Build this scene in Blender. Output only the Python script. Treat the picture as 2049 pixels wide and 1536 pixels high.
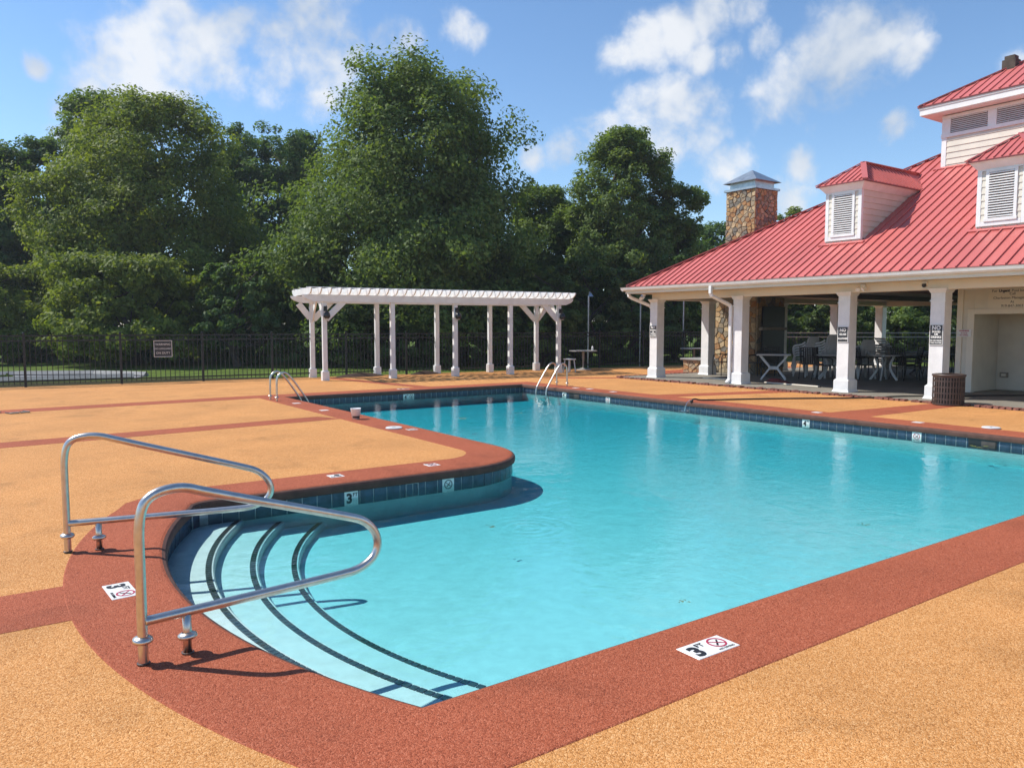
import bpy, bmesh, math, random
import numpy as np
from mathutils import Vector, Matrix
from mathutils.geometry import delaunay_2d_cdt

random.seed(7)
R = math.radians
sc = bpy.context.scene
for o in list(bpy.data.objects):
    bpy.data.objects.remove(o)
C = sc.collection

# ------------------------------------------------------------------ camera
# world axes: +X along the near pool edge, +Y along the long pool side, deck at z = 0, eye at 1.6 m
TH, PITCH, FPX, EYE = R(34.897), R(4.356), 1536.0, 1.6
Fh = Vector((math.sin(TH), math.cos(TH), 0)); Rh = Vector((math.cos(TH), -math.sin(TH), 0))
cam_d = bpy.data.cameras.new('camera'); cam = bpy.data.objects.new('camera', cam_d); C.objects.link(cam)
cam_d.sensor_width = 36; cam_d.lens = FPX / 2049 * 36; cam_d.clip_start = .05; cam_d.clip_end = 3000
_f = Fh * math.cos(PITCH) - Vector((0, 0, 1)) * math.sin(PITCH)
_u = Vector((0, 0, 1)) * math.cos(PITCH) + Fh * math.sin(PITCH)
cam.matrix_world = Matrix(((Rh.x, _u.x, -_f.x, 0), (Rh.y, _u.y, -_f.y, 0), (Rh.z, _u.z, -_f.z, EYE), (0, 0, 0, 1)))
sc.camera = cam

# ------------------------------------------------------------------ sky, sun, exposure
SUN = Vector((-.59, .61, 1)).normalized()
w = bpy.data.worlds.new('World'); sc.world = w; w.use_nodes = True
w.cycles.sampling_method = 'MANUAL'; w.cycles.sample_map_resolution = 512
wn, wl = w.node_tree.nodes, w.node_tree.links
wn.clear()
def N(tree, t, **kw):
    n = tree.nodes.new(t)
    for k, v in kw.items():
        setattr(n, k, v)
    return n
WT = w.node_tree
sky = N(WT, 'ShaderNodeTexSky', sky_type='NISHITA', sun_disc=False, sun_elevation=math.asin(SUN.z),
        sun_rotation=math.atan2(SUN.x, SUN.y), altitude=200, air_density=1.0, dust_density=0, ozone_density=3)
bg_sky = N(WT, 'ShaderNodeBackground'); bg_sky.inputs[1].default_value = .132
hsv = N(WT, 'ShaderNodeHueSaturation'); hsv.inputs['Saturation'].default_value = 1.08
wl.new(sky.outputs[0], hsv.inputs['Color']); wl.new(hsv.outputs[0], bg_sky.inputs[0])
tc = N(WT, 'ShaderNodeTexCoord')
def vmath(op, a, b=None):
    n = N(WT, 'ShaderNodeVectorMath', operation=op)
    for i, s in enumerate((a, b)):
        if s is None: continue
        if isinstance(s, (tuple, list, Vector)): n.inputs[i].default_value = tuple(s)
        else: wl.new(s, n.inputs[i])
    return n
def smath(op, a, b=None, clamp=False):
    n = N(WT, 'ShaderNodeMath', operation=op, use_clamp=clamp)
    for i, s in enumerate((a, b)):
        if s is None: continue
        if isinstance(s, (int, float)): n.inputs[i].default_value = s
        else: wl.new(s, n.inputs[i])
    return n.outputs[0]
def noise(scale, detail, rough, vec, lac=2.0):
    n = N(WT, 'ShaderNodeTexNoise'); n.inputs['Scale'].default_value = scale; n.inputs['Detail'].default_value = detail
    n.inputs['Roughness'].default_value = rough; n.inputs['Lacunarity'].default_value = lac
    wl.new(vec, n.inputs['Vector']); return n
dirv = vmath('NORMALIZE', tc.outputs['Generated']).outputs[0]
# clouds: a warped fractal field with denser masses standing where the photograph has them
warp = noise(4.5, 3, .55, dirv)
wv = vmath('SUBTRACT', warp.outputs['Color'], (.5, .5, .5))
wsc = N(WT, 'ShaderNodeVectorMath', operation='SCALE'); wl.new(wv.outputs[0], wsc.inputs[0]); wsc.inputs['Scale'].default_value = 0.05
wdir = vmath('ADD', dirv, wsc.outputs[0]).outputs[0]
fb = noise(14, 7, 0.64, wdir)
def skydir(u, v):
    d = _f * FPX + Rh * (u - 1024.5) + _u * (768 - v)
    return d.normalized()
blobs = [(345, 30, 62), (300, 85, 75), (400, 80, 80), (460, 60, 60), (240, 140, 80), (330, 150, 95), (430, 130, 80), (190, 190, 60), (140, 205, 40), (560, 90, 75), (620, 50, 85), (640, 130, 85), (560, 150, 60), (650, 205, 50), (690, 95, 55), (760, 90, 48), (805, 80, 34), (920, 55, 42), (955, 70, 30),
         (1235, 125, 40), (1290, 100, 55), (1350, 75, 55), (1420, 40, 65), (1480, 20, 50), (1400, 125, 40), (1460, 115, 45), (1530, 80, 38), (1540, 205, 60), (1600, 170, 75), (1660, 120, 85), (1720, 70, 85), (1780, 40, 65), (1830, 95, 42),
         (1150, 315, 55), (1210, 265, 60), (1280, 225, 60), (1350, 215, 65), (1410, 215, 60), (1400, 280, 75), (1440, 330, 60), (1330, 290, 70), (1600, 320, 38), (1807, 258, 34), (1068, 325, 34), (1575, 395, 48), (75, 118, 22), (140, 260, 40), (2040, 120, 30)]
acc = None
for (u, v, r) in blobs:
    dd = vmath('DISTANCE', wdir, skydir(u, v))
    m = smath('MULTIPLY', dd.outputs['Value'], FPX / (r * 1.1))
    acc = m if acc is None else smath('MINIMUM', acc, m)
mass = smath('MULTIPLY', smath('SUBTRACT', 1.35, acc, clamp=True), 0.3)
field = smath('ADD', mass, smath('MULTIPLY', fb.outputs['Fac'], 0.75))
mr = N(WT, 'ShaderNodeMapRange', interpolation_type='SMOOTHSTEP')
mr.inputs['From Min'].default_value = .49; mr.inputs['From Max'].default_value = .77
wl.new(field, mr.inputs['Value'])
shade = noise(7, 4, .55, wdir)
cr = N(WT, 'ShaderNodeMapRange'); cr.inputs['From Min'].default_value = .36; cr.inputs['From Max'].default_value = .60
wl.new(shade.outputs['Fac'], cr.inputs['Value'])
cmix = N(WT, 'ShaderNodeMix', data_type='RGBA'); wl.new(cr.outputs[0], cmix.inputs['Factor'])
cmix.inputs['A'].default_value = (.50, .58, .69, 1); cmix.inputs['B'].default_value = (.88, .90, .93, 1)
bg_cl = N(WT, 'ShaderNodeBackground'); wl.new(cmix.outputs['Result'], bg_cl.inputs[0]); bg_cl.inputs[1].default_value = .80
mixs = N(WT, 'ShaderNodeMixShader')
fac = smath('MULTIPLY', mr.outputs[0], .90)
wl.new(fac, mixs.inputs[0]); wl.new(bg_sky.outputs[0], mixs.inputs[1]); wl.new(bg_cl.outputs[0], mixs.inputs[2])
wo = N(WT, 'ShaderNodeOutputWorld'); wl.new(mixs.outputs[0], wo.inputs[0])

sun_d = bpy.data.lights.new('sun', 'SUN'); sun_d.energy = 4.2; sun_d.angle = R(.53); sun_d.color = (1, .955, .88)
sun = bpy.data.objects.new('sun', sun_d); C.objects.link(sun)
sun.rotation_euler = SUN.to_track_quat('Z', 'Y').to_euler(); sun.location = (0, 0, 30)
vs = sc.view_settings; vs.view_transform = 'Standard'; vs.look = 'None'; vs.gamma = 1; vs.use_curve_mapping = False; vs.exposure = .40
sc.render.engine = 'CYCLES'
sc.cycles.use_denoising = True
sc.cycles.max_bounces = 8; sc.cycles.diffuse_bounces = 4; sc.cycles.glossy_bounces = 4; sc.cycles.transparent_max_bounces = 16
sc.cycles.caustics_reflective = False; sc.cycles.caustics_refractive = False

# ------------------------------------------------------------------ helpers
def tag(o, label=None, cat=None, group=None, kind=None):
    if label: o['label'] = label
    if cat: o['category'] = cat
    if group: o['group'] = group
    if kind: o['kind'] = kind
    return o
def empty(name, loc=(0, 0, 0), rz=0):
    o = bpy.data.objects.new(name, None); C.objects.link(o); o.location = loc; o.rotation_euler = (0, 0, rz); o.empty_display_size = .1
    return o
def link(name, me, parent=None, loc=None, rot=None):
    o = bpy.data.objects.new(name, me); C.objects.link(o)
    if parent: o.parent = parent
    if loc is not None: o.location = loc
    if rot is not None: o.rotation_euler = rot
    return o
def copy_tree(o, parent=None):
    c = o.copy(); C.objects.link(c); c.parent = parent
    for ch in KIDS.get(o, []) or list(o.children):
        copy_tree(ch, c)
    return c
KIDS = {}
class MB:
    def __init__(s): s.v = []; s.f = []
    def add(s, vs_, fs):
        b = len(s.v); s.v += [tuple(x) for x in vs_]; s.f += [tuple(i + b for i in f) for f in fs]; return s
    def box(s, x0, y0, z0, x1, y1, z1):
        return s.add([(x0, y0, z0), (x1, y0, z0), (x1, y1, z0), (x0, y1, z0), (x0, y0, z1), (x1, y0, z1), (x1, y1, z1), (x0, y1, z1)],
                     [(0, 3, 2, 1), (4, 5, 6, 7), (0, 1, 5, 4), (1, 2, 6, 5), (2, 3, 7, 6), (3, 0, 4, 7)])
    def frustum(s, x0, y0, z0, x1, y1, z1, ix, iy):
        return s.add([(x0, y0, z0), (x1, y0, z0), (x1, y1, z0), (x0, y1, z0), (x0 + ix, y0 + iy, z1), (x1 - ix, y0 + iy, z1), (x1 - ix, y1 - iy, z1), (x0 + ix, y1 - iy, z1)],
                     [(0, 3, 2, 1), (4, 5, 6, 7), (0, 1, 5, 4), (1, 2, 6, 5), (2, 3, 7, 6), (3, 0, 4, 7)])
    def bar(s, p, q, wd, ht, up=(0, 0, 1)):
        p, q = Vector(p), Vector(q); d = (q - p).normalized(); u = Vector(up); sd = d.cross(u)
        if sd.length < 1e-4: sd = d.cross(Vector((1, 0, 0)))
        sd.normalize(); u = sd.cross(d).normalized(); a, b = sd * wd / 2, u * ht / 2
        return s.add([p - a - b, p + a - b, p + a + b, p - a + b, q - a - b, q + a - b, q + a + b, q - a + b],
                     [(0, 1, 2, 3), (7, 6, 5, 4), (0, 4, 5, 1), (1, 5, 6, 2), (2, 6, 7, 3), (3, 7, 4, 0)])
    def prism(s, poly, ext):
        n = len(poly); e = Vector(ext); P = [Vector(p) for p in poly]
        return s.add(P + [p + e for p in P], [tuple(range(n))[::-1], tuple(range(n, 2 * n))] + [(i, (i + 1) % n, (i + 1) % n + n, i + n) for i in range(n)])
    def tube(s, pts, r, n=10, cap=True):
        P = [Vector(p) for p in pts]; rs = r if isinstance(r, (list, tuple)) else [r] * len(P)
        rings = []; ref = None
        for i, p in enumerate(P):
            d = (P[min(i + 1, len(P) - 1)] - P[max(i - 1, 0)]).normalized()
            if ref is None:
                ref = Vector((0, 0, 1)) if abs(d.z) < .9 else Vector((1, 0, 0))
            a = (ref - d * ref.dot(d)).normalized(); b = d.cross(a); ref = a
            rings.append([p + (a * math.cos(t) + b * math.sin(t)) * rs[i] for t in [2 * math.pi * k / n for k in range(n)]])
        vs_ = [v for rg in rings for v in rg]; fs = []
        for i in range(len(P) - 1):
            for k in range(n):
                fs.append((i * n + k, i * n + (k + 1) % n, (i + 1) * n + (k + 1) % n, (i + 1) * n + k))
        if cap: fs += [tuple(range(n))[::-1], tuple(range((len(P) - 1) * n, len(P) * n))]
        return s.add(vs_, fs)
    def lathe(s, prof, n=20, c=(0, 0, 0)):
        vs_ = []; fs = []
        for (r, z) in prof:
            for k in range(n):
                t = 2 * math.pi * k / n; vs_.append((c[0] + r * math.cos(t), c[1] + r * math.sin(t), c[2] + z))
        for i in range(len(prof) - 1):
            for k in range(n):
                fs.append((i * n + k, i * n + (k + 1) % n, (i + 1) * n + (k + 1) % n, (i + 1) * n + k))
        return s.add(vs_, fs)
    def mesh(s, name, mat, bevel=0, smooth=False):
        me = bpy.data.meshes.new(name); me.from_pydata(s.v, [], s.f); me.update()
        bm = bmesh.new(); bm.from_mesh(me)
        bmesh.ops.recalc_face_normals(bm, faces=bm.faces)
        if bevel: bmesh.ops.bevel(bm, geom=bm.edges[:], offset=bevel, segments=1, affect='EDGES', clamp_overlap=True)
        bm.to_mesh(me); bm.free()
        if smooth:
            for p in me.polygons: p.use_smooth = True
        if mat: me.materials.append(mat)
        return me
    def build(s, name, mat, parent=None, bevel=0, smooth=False, loc=None, rot=None):
        return link(name, s.mesh(name, mat, bevel, smooth), parent, loc, rot)

def mat(name, col, rough=.6, metal=0, var=0, vscale=5, bump=0, bscale=60, spec=.5, col2=None, detail=4, coat=0):
    m = bpy.data.materials.new(name); m.use_nodes = True; t = m.node_tree; p = t.nodes['Principled BSDF']
    p.inputs['Base Color'].default_value = (*col, 1); p.inputs['Roughness'].default_value = rough; p.inputs['Metallic'].default_value = metal
    p.inputs['Specular IOR Level'].default_value = spec
    if coat: p.inputs['Coat Weight'].default_value = coat
    g = t.nodes.new('ShaderNodeNewGeometry')
    if var or col2:
        n = t.nodes.new('ShaderNodeTexNoise'); n.inputs['Scale'].default_value = vscale; n.inputs['Detail'].default_value = detail; n.inputs['Roughness'].default_value = .6
        t.links.new(g.outputs['Position'], n.inputs['Vector'])
        mx = t.nodes.new('ShaderNodeMix'); mx.data_type = 'RGBA'
        r = t.nodes.new('ShaderNodeMapRange'); r.inputs['From Min'].default_value = .3; r.inputs['From Max'].default_value = .7
        t.links.new(n.outputs['Fac'], r.inputs['Value']); t.links.new(r.outputs[0], mx.inputs['Factor'])
        c2 = col2 or tuple(c * (1 - var) for c in col)
        mx.inputs['A'].default_value = (*c2, 1); mx.inputs['B'].default_value = (*[min(1, c * (1 + (var * .5))) for c in col], 1)
        t.links.new(mx.outputs['Result'], p.inputs['Base Color'])
    if bump:
        n2 = t.nodes.new('ShaderNodeTexNoise'); n2.inputs['Scale'].default_value = bscale; n2.inputs['Detail'].default_value = 3
        t.links.new(g.outputs['Position'], n2.inputs['Vector'])
        b = t.nodes.new('ShaderNodeBump'); b.inputs['Strength'].default_value = bump; b.inputs['Distance'].default_value = .01
        t.links.new(n2.outputs['Fac'], b.inputs['Height']); t.links.new(b.outputs[0], p.inputs['Normal'])
    return m

def rubber(name, ramp, big=.12):
    "poured rubber crumb: shredded granules of several tones with real relief"
    m = bpy.data.materials.new(name); m.use_nodes = True; t = m.node_tree; p = t.nodes['Principled BSDF']; L = t.links
    p.inputs['Roughness'].default_value = .82; p.inputs['Specular IOR Level'].default_value = .25
    g = t.nodes.new('ShaderNodeNewGeometry')
    nz = t.nodes.new('ShaderNodeTexNoise'); nz.inputs['Scale'].default_value = 45; nz.inputs['Detail'].default_value = 2
    L.new(g.outputs['Position'], nz.inputs['Vector'])
    sc_ = t.nodes.new('ShaderNodeVectorMath'); sc_.operation = 'SCALE'; sc_.inputs['Scale'].default_value = .022; L.new(nz.outputs['Color'], sc_.inputs[0])
    ad = t.nodes.new('ShaderNodeVectorMath'); ad.operation = 'ADD'; L.new(g.outputs['Position'], ad.inputs[0]); L.new(sc_.outputs[0], ad.inputs[1])
    v = t.nodes.new('ShaderNodeTexVoronoi'); v.inputs['Scale'].default_value = 165; L.new(ad.outputs[0], v.inputs['Vector'])
    sep = t.nodes.new('ShaderNodeSeparateColor'); L.new(v.outputs['Color'], sep.inputs[0])
    cr_ = t.nodes.new('ShaderNodeValToRGB'); e = cr_.color_ramp.elements
    e[0].position = 0; e[0].color = (*ramp[0], 1); e[1].position = 1; e[1].color = (*ramp[-1], 1)
    for i, c in enumerate(ramp[1:-1]):
        x = e.new((i + 1) / (len(ramp) - 1)); x.color = (*c, 1)
    L.new(sep.outputs[0], cr_.inputs[0])
    big_n = t.nodes.new('ShaderNodeTexNoise'); big_n.inputs['Scale'].default_value = .9; big_n.inputs['Detail'].default_value = 6; L.new(g.outputs['Position'], big_n.inputs['Vector'])
    mr_ = t.nodes.new('ShaderNodeMapRange'); mr_.inputs['From Min'].default_value = .3; mr_.inputs['From Max'].default_value = .7
    mr_.inputs['To Min'].default_value = 1 - big; mr_.inputs['To Max'].default_value = 1 + big * .6; L.new(big_n.outputs['Fac'], mr_.inputs['Value'])
    mu = t.nodes.new('ShaderNodeMix'); mu.data_type = 'RGBA'; mu.blend_type = 'MULTIPLY'; mu.inputs['Factor'].default_value = 1
    L.new(cr_.outputs[0], mu.inputs['A']); L.new(mr_.outputs[0], mu.inputs['B']); L.new(mu.outputs['Result'], p.inputs['Base Color'])
    st = t.nodes.new('ShaderNodeTexNoise'); st.inputs['Scale'].default_value = 1.7; st.inputs['Detail'].default_value = 9; st.inputs['Distortion'].default_value = .8; L.new(g.outputs['Position'], st.inputs['Vector'])
    sm_ = t.nodes.new('ShaderNodeMapRange'); sm_.inputs['From Min'].default_value = .56; sm_.inputs['From Max'].default_value = .70; sm_.inputs['To Min'].default_value = 1; sm_.inputs['To Max'].default_value = .84; L.new(st.outputs['Fac'], sm_.inputs['Value'])
    mu2 = t.nodes.new('ShaderNodeMix'); mu2.data_type = 'RGBA'; mu2.blend_type = 'MULTIPLY'; mu2.inputs['Factor'].default_value = 1
    L.new(mu.outputs['Result'], mu2.inputs['A']); L.new(sm_.outputs[0], mu2.inputs['B']); L.new(mu2.outputs['Result'], p.inputs['Base Color'])
    b = t.nodes.new('ShaderNodeBump'); b.inputs['Strength'].default_value = .6; b.inputs['Distance'].default_value = .006; b.invert = True
    L.new(v.outputs['Distance'], b.inputs['Height']); L.new(b.outputs[0], p.inputs['Normal'])
    return m

M = {}
M['orange'] = rubber('orange_rubber', [(.36, .14, .036), (.52, .222, .060), (.62, .278, .085), (.67, .322, .112), (.75, .42, .18)])
M['red'] = rubber('red_rubber', [(.21, .047, .020), (.34, .081, .035), (.385, .096, .043), (.42, .112, .052), (.50, .160, .086)], .10)
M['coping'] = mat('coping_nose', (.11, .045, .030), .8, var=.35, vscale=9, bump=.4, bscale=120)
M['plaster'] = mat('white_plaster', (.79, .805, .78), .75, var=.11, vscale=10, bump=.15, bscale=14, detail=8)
M['tile'] = mat('slate_tile', (.045, .075, .12), .25, var=.5, vscale=11, bump=.12, bscale=40)
M['grout'] = mat('grout', (.42, .44, .45), .85, var=.2)
M['blackt'] = mat('black_step_tile', (.040, .042, .045), .35, var=.4, vscale=30)
M['white'] = mat('white_paint', (.82, .81, .79), .42, var=.10, vscale=4, bump=.06, bscale=35)
M['cream'] = mat('cream_paint', (.74, .67, .55), .5, var=.06, vscale=2)
M['siding'] = mat('cream_siding', (.68, .63, .53), .55, var=.08, vscale=3, bump=.08, bscale=25)
M['roof'] = mat('red_metal_roof', (.555, .142, .124), .45, var=.16, vscale=.6, spec=.5, bump=.03, bscale=6, detail=7)
M['roofd'] = mat('dark_red_trim', (.16, .028, .030), .45, var=.1)
M['steel'] = mat('brushed_steel', (.66, .61, .55), .30, metal=1, var=.14, vscale=24, bump=.05, bscale=300)
M['galv'] = mat('galvanised_sheet', (.46, .50, .52), .38, metal=.85, var=.25, vscale=5)
M['blackm'] = mat('black_iron', (.018, .018, .019), .42, metal=.2, var=.3, vscale=12)
M['blackp'] = mat('black_plastic', (.014, .014, .015), .35)
M['brownm'] = mat('brown_metal', (.085, .060, .050), .45, metal=.15, var=.25, vscale=8)
M['plast'] = mat('white_plastic', (.70, .70, .69), .4, var=.12, vscale=6)
M['marker'] = mat('marker_ceramic', (.80, .79, .75), .3, var=.07, vscale=18)
M['ink'] = mat('black_ink', (.015, .015, .017), .5)
M['redink'] = mat('red_ink', (.42, .03, .07), .5)
M['signb'] = mat('sign_black', (.03, .03, .035), .4)
M['concrete'] = mat('patio_concrete', (.235, .212, .17), .85, var=.25, vscale=2.2, bump=.2, bscale=70, detail=8)
M['brickp'] = mat('old_brick_edge', (.22, .085, .06), .9, var=.55, vscale=14, bump=.9, bscale=45)
M['asphalt'] = mat('grey_drive', (.22, .22, .23), .9, var=.2, vscale=3, bump=.2, bscale=90)
M['kerb'] = mat('kerb', (.30, .29, .27), .9, var=.2)
M['grass'] = mat('lawn', (.10, .145, .030), .95, spec=.05, var=.5, vscale=1.6, bump=1, bscale=60, detail=9)
M['mulch'] = mat('mulch', (.075, .040, .025), .95, var=.5, vscale=20, bump=1, bscale=70)
M['ceil'] = mat('brown_ceiling', (.16, .115, .10), .6, var=.15, vscale=4)
M['bark'] = mat('bark', (.085, .065, .050), .9, var=.4, vscale=8, bump=.8, bscale=25)
M['hose'] = mat('hose_rubber', (.03, .028, .026), .5)
M['paper'] = mat('cup_paper', (.85, .84, .83), .6, var=.1, vscale=30)
M['wood'] = mat('weathered_wood', (.30, .26, .21), .8, var=.3, vscale=10)
M['redc'] = mat('red_cloth', (.18, .03, .03), .8)
M['bluec'] = mat('pale_blue_towel', (.35, .45, .55), .9)
M['pave'] = mat('chimney_mortar', (.30, .25, .19), .95, var=.3, vscale=20, bump=.5, bscale=60)
def glass_like(name, col, alpha):
    m = bpy.data.materials.new(name); m.use_nodes = True; t = m.node_tree; t.nodes.clear()
    o = t.nodes.new('ShaderNodeOutputMaterial'); mx = t.nodes.new('ShaderNodeMixShader'); tr = t.nodes.new('ShaderNodeBsdfTransparent'); gl = t.nodes.new('ShaderNodeBsdfGlossy')
    gl.inputs['Roughness'].default_value = .05; gl.inputs['Color'].default_value = (*col, 1); mx.inputs[0].default_value = alpha
    t.links.new(tr.outputs[0], mx.inputs[1]); t.links.new(gl.outputs[0], mx.inputs[2]); t.links.new(mx.outputs[0], o.inputs[0]); return m
M['jet'] = glass_like('falling_water', (1, 1, 1), .35)
STONES = [mat('stone_%d' % i, c, .85, var=.3, vscale=14, bump=.5, bscale=40) for i, c in enumerate(
    [(.42, .27, .12), (.46, .31, .16), (.37, .20, .085), (.31, .25, .165), (.20, .185, .15), (.50, .38, .22), (.36, .29, .19)])]

def water_mat():
    m = bpy.data.materials.new('pool_water'); m.use_nodes = True; t = m.node_tree; t.nodes.clear(); L = t.links
    o = t.nodes.new('ShaderNodeOutputMaterial')
    g = t.nodes.new('ShaderNodeNewGeometry')
    n1 = t.nodes.new('ShaderNodeTexNoise'); n1.inputs['Scale'].default_value = 3.2; n1.inputs['Detail'].default_value = 3; n1.inputs['Distortion'].default_value = .5
    n2 = t.nodes.new('ShaderNodeTexNoise'); n2.inputs['Scale'].default_value = 11; n2.inputs['Detail'].default_value = 3
    n3 = t.nodes.new('ShaderNodeTexNoise'); n3.inputs['Scale'].default_value = .45; n3.inputs['Detail'].default_value = 2
    n4 = t.nodes.new('ShaderNodeTexNoise'); n4.inputs['Scale'].default_value = 30; n4.inputs['Detail'].default_value = 2; n4.inputs['Distortion'].default_value = .6
    for n in (n1, n2, n3, n4): L.new(g.outputs['Position'], n.inputs['Vector'])
    def mth(op, a, b):
        k = t.nodes.new('ShaderNodeMath'); k.operation = op
        for i, s in enumerate((a, b)):
            if isinstance(s, (int, float)): k.inputs[i].default_value = s
            else: L.new(s, k.inputs[i])
        return k.outputs[0]
    patch = t.nodes.new('ShaderNodeMapRange'); patch.inputs['From Min'].default_value = .38; patch.inputs['From Max'].default_value = .62; patch.inputs['To Min'].default_value = .25
    L.new(n3.outputs['Fac'], patch.inputs['Value'])
    hgt = mth('ADD', mth('MULTIPLY', n1.outputs['Fac'], 1.0), mth('MULTIPLY', mth('ADD', mth('MULTIPLY', n2.outputs['Fac'], .50), mth('MULTIPLY', n4.outputs['Fac'], .26)), patch.outputs[0]))
    # rings where drops have fallen
    for (cx_, cy_, rr) in ((3.9, 5.35, .55), (11.6, 10.6, 1.6)):
        d = t.nodes.new('ShaderNodeVectorMath'); d.operation = 'DISTANCE'; L.new(g.outputs['Position'], d.inputs[0]); d.inputs[1].default_value = (cx_, cy_, -.168)
        s_ = mth('SINE', mth('MULTIPLY', d.outputs['Value'], 62), 0)
        f_ = t.nodes.new('ShaderNodeMapRange'); f_.inputs['From Min'].default_value = 0; f_.inputs['From Max'].default_value = rr; f_.inputs['To Min'].default_value = .14; f_.inputs['To Max'].default_value = 0
        L.new(d.outputs['Value'], f_.inputs['Value'])
        hgt = mth('ADD', hgt, mth('MULTIPLY', s_, f_.outputs[0]))
    b = t.nodes.new('ShaderNodeBump'); b.inputs['Strength'].default_value = .75; b.inputs['Distance'].default_value = .010; L.new(hgt, b.inputs['Height'])
    fr = t.nodes.new('ShaderNodeFresnel'); fr.inputs['IOR'].default_value = 1.33; L.new(b.outputs[0], fr.inputs['Normal'])
    gl = t.nodes.new('ShaderNodeBsdfGlossy'); gl.inputs['Roughness'].default_value = .015; L.new(b.outputs[0], gl.inputs['Normal'])
    tr = t.nodes.new('ShaderNodeBsdfTransparent')
    mx = t.nodes.new('ShaderNodeMixShader'); L.new(fr.outputs[0], mx.inputs[0]); L.new(tr.outputs[0], mx.inputs[1]); L.new(gl.outputs[0], mx.inputs[2])
    L.new(mx.outputs[0], o.inputs['Surface'])
    va = t.nodes.new('ShaderNodeVolumeAbsorption'); va.inputs['Color'].default_value = (.0, .82, .90, 1); va.inputs['Density'].default_value = 1.32
    L.new(va.outputs[0], o.inputs['Volume'])
    return m
M['water'] = water_mat()

def leafmat(name, dark, light, yellow):
    m = bpy.data.materials.new(name); m.use_nodes = True; t = m.node_tree; t.nodes.clear(); L = t.links
    o = t.nodes.new('ShaderNodeOutputMaterial')
    a = t.nodes.new('ShaderNodeAttribute'); a.attribute_name = 'leafvar'
    cr_ = t.nodes.new('ShaderNodeValToRGB'); e = cr_.color_ramp.elements
    e[0].color = (*dark, 1); e[1].color = (*yellow, 1); x = e.new(.62); x.color = (*light, 1); L.new(a.outputs['Fac'], cr_.inputs[0])
    p = t.nodes.new('ShaderNodeBsdfPrincipled'); p.inputs['Roughness'].default_value = .6; p.inputs['Specular IOR Level'].default_value = .22
    L.new(cr_.outputs[0], p.inputs['Base Color'])
    tl = t.nodes.new('ShaderNodeBsdfTranslucent'); br = t.nodes.new('ShaderNodeMix'); br.data_type = 'RGBA'; br.blend_type = 'MULTIPLY'; br.inputs['Factor'].default_value = 1
    L.new(cr_.outputs[0], br.inputs['A']); br.inputs['B'].default_value = (1.45, 1.45, .45, 1); L.new(br.outputs['Result'], tl.inputs[0])
    mx = t.nodes.new('ShaderNodeMixShader'); mx.inputs[0].default_value = .42; L.new(p.outputs[0], mx.inputs[1]); L.new(tl.outputs[0], mx.inputs[2]); L.new(mx.outputs[0], o.inputs[0])
    return m
M['leaf_y'] = leafmat('leaf_yellow_green', (.100, .135, .026), (.180, .230, .042), (.265, .300, .062))
M['leaf_g'] = leafmat('leaf_mid_green', (.078, .125, .034), (.145, .210, .056), (.205, .260, .076))
M['leaf_d'] = leafmat('leaf_deep_green', (.055, .105, .034), (.108, .178, .054), (.155, .220, .070))
M['leaf_s'] = leafmat('leaf_shrub', (.045, .075, .020), (.095, .140, .038), (.20, .23, .075))

def text_mesh(body, size, m, bold=0, extrude=.0012, spacing=1.0, sx=1.0):
    cu = bpy.data.curves.new('lettering', 'FONT'); cu.body = body; cu.size = size; cu.align_x = 'CENTER'; cu.align_y = 'CENTER'
    cu.extrude = extrude; cu.offset = bold; cu.space_character = spacing; cu.resolution_u = 3
    ob = bpy.data.objects.new('lettering', cu); C.objects.link(ob)
    me = bpy.data.meshes.new_from_object(ob.evaluated_get(bpy.context.evaluated_depsgraph_get()))
    bpy.data.objects.remove(ob); bpy.data.curves.remove(cu)
    if sx != 1: me.transform(Matrix.Diagonal((sx, 1, 1, 1)))
    me.materials.clear(); me.materials.append(m); return me
def frame(origin, right, up):
    r = Vector(right).normalized(); u = Vector(up).normalized(); n = r.cross(u); o = Vector(origin)
    return Matrix(((r.x, u.x, n.x, o.x), (r.y, u.y, n.y, o.y), (r.z, u.z, n.z, o.z), (0, 0, 0, 1)))
def ring_mesh(r0, r1, m, n=28, t=.0012):
    b = MB(); vs_ = []
    for z in (0, t):
        for r in (r0, r1):
            vs_ += [(r * math.cos(2 * math.pi * k / n), r * math.sin(2 * math.pi * k / n), z) for k in range(n)]
    fs = []
    for k in range(n):
        j = (k + 1) % n
        fs += [(2 * n + k, 2 * n + j, 3 * n + j, 3 * n + k), (n + k, n + j, 3 * n + j, 3 * n + k), (k, j, 2 * n + j, 2 * n + k)]
    b.add(vs_, fs); return b.mesh('ring', m)
def place(name, me, parent, x, y, z=.0):
    return link(name, me, parent, (x, y, z))

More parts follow.
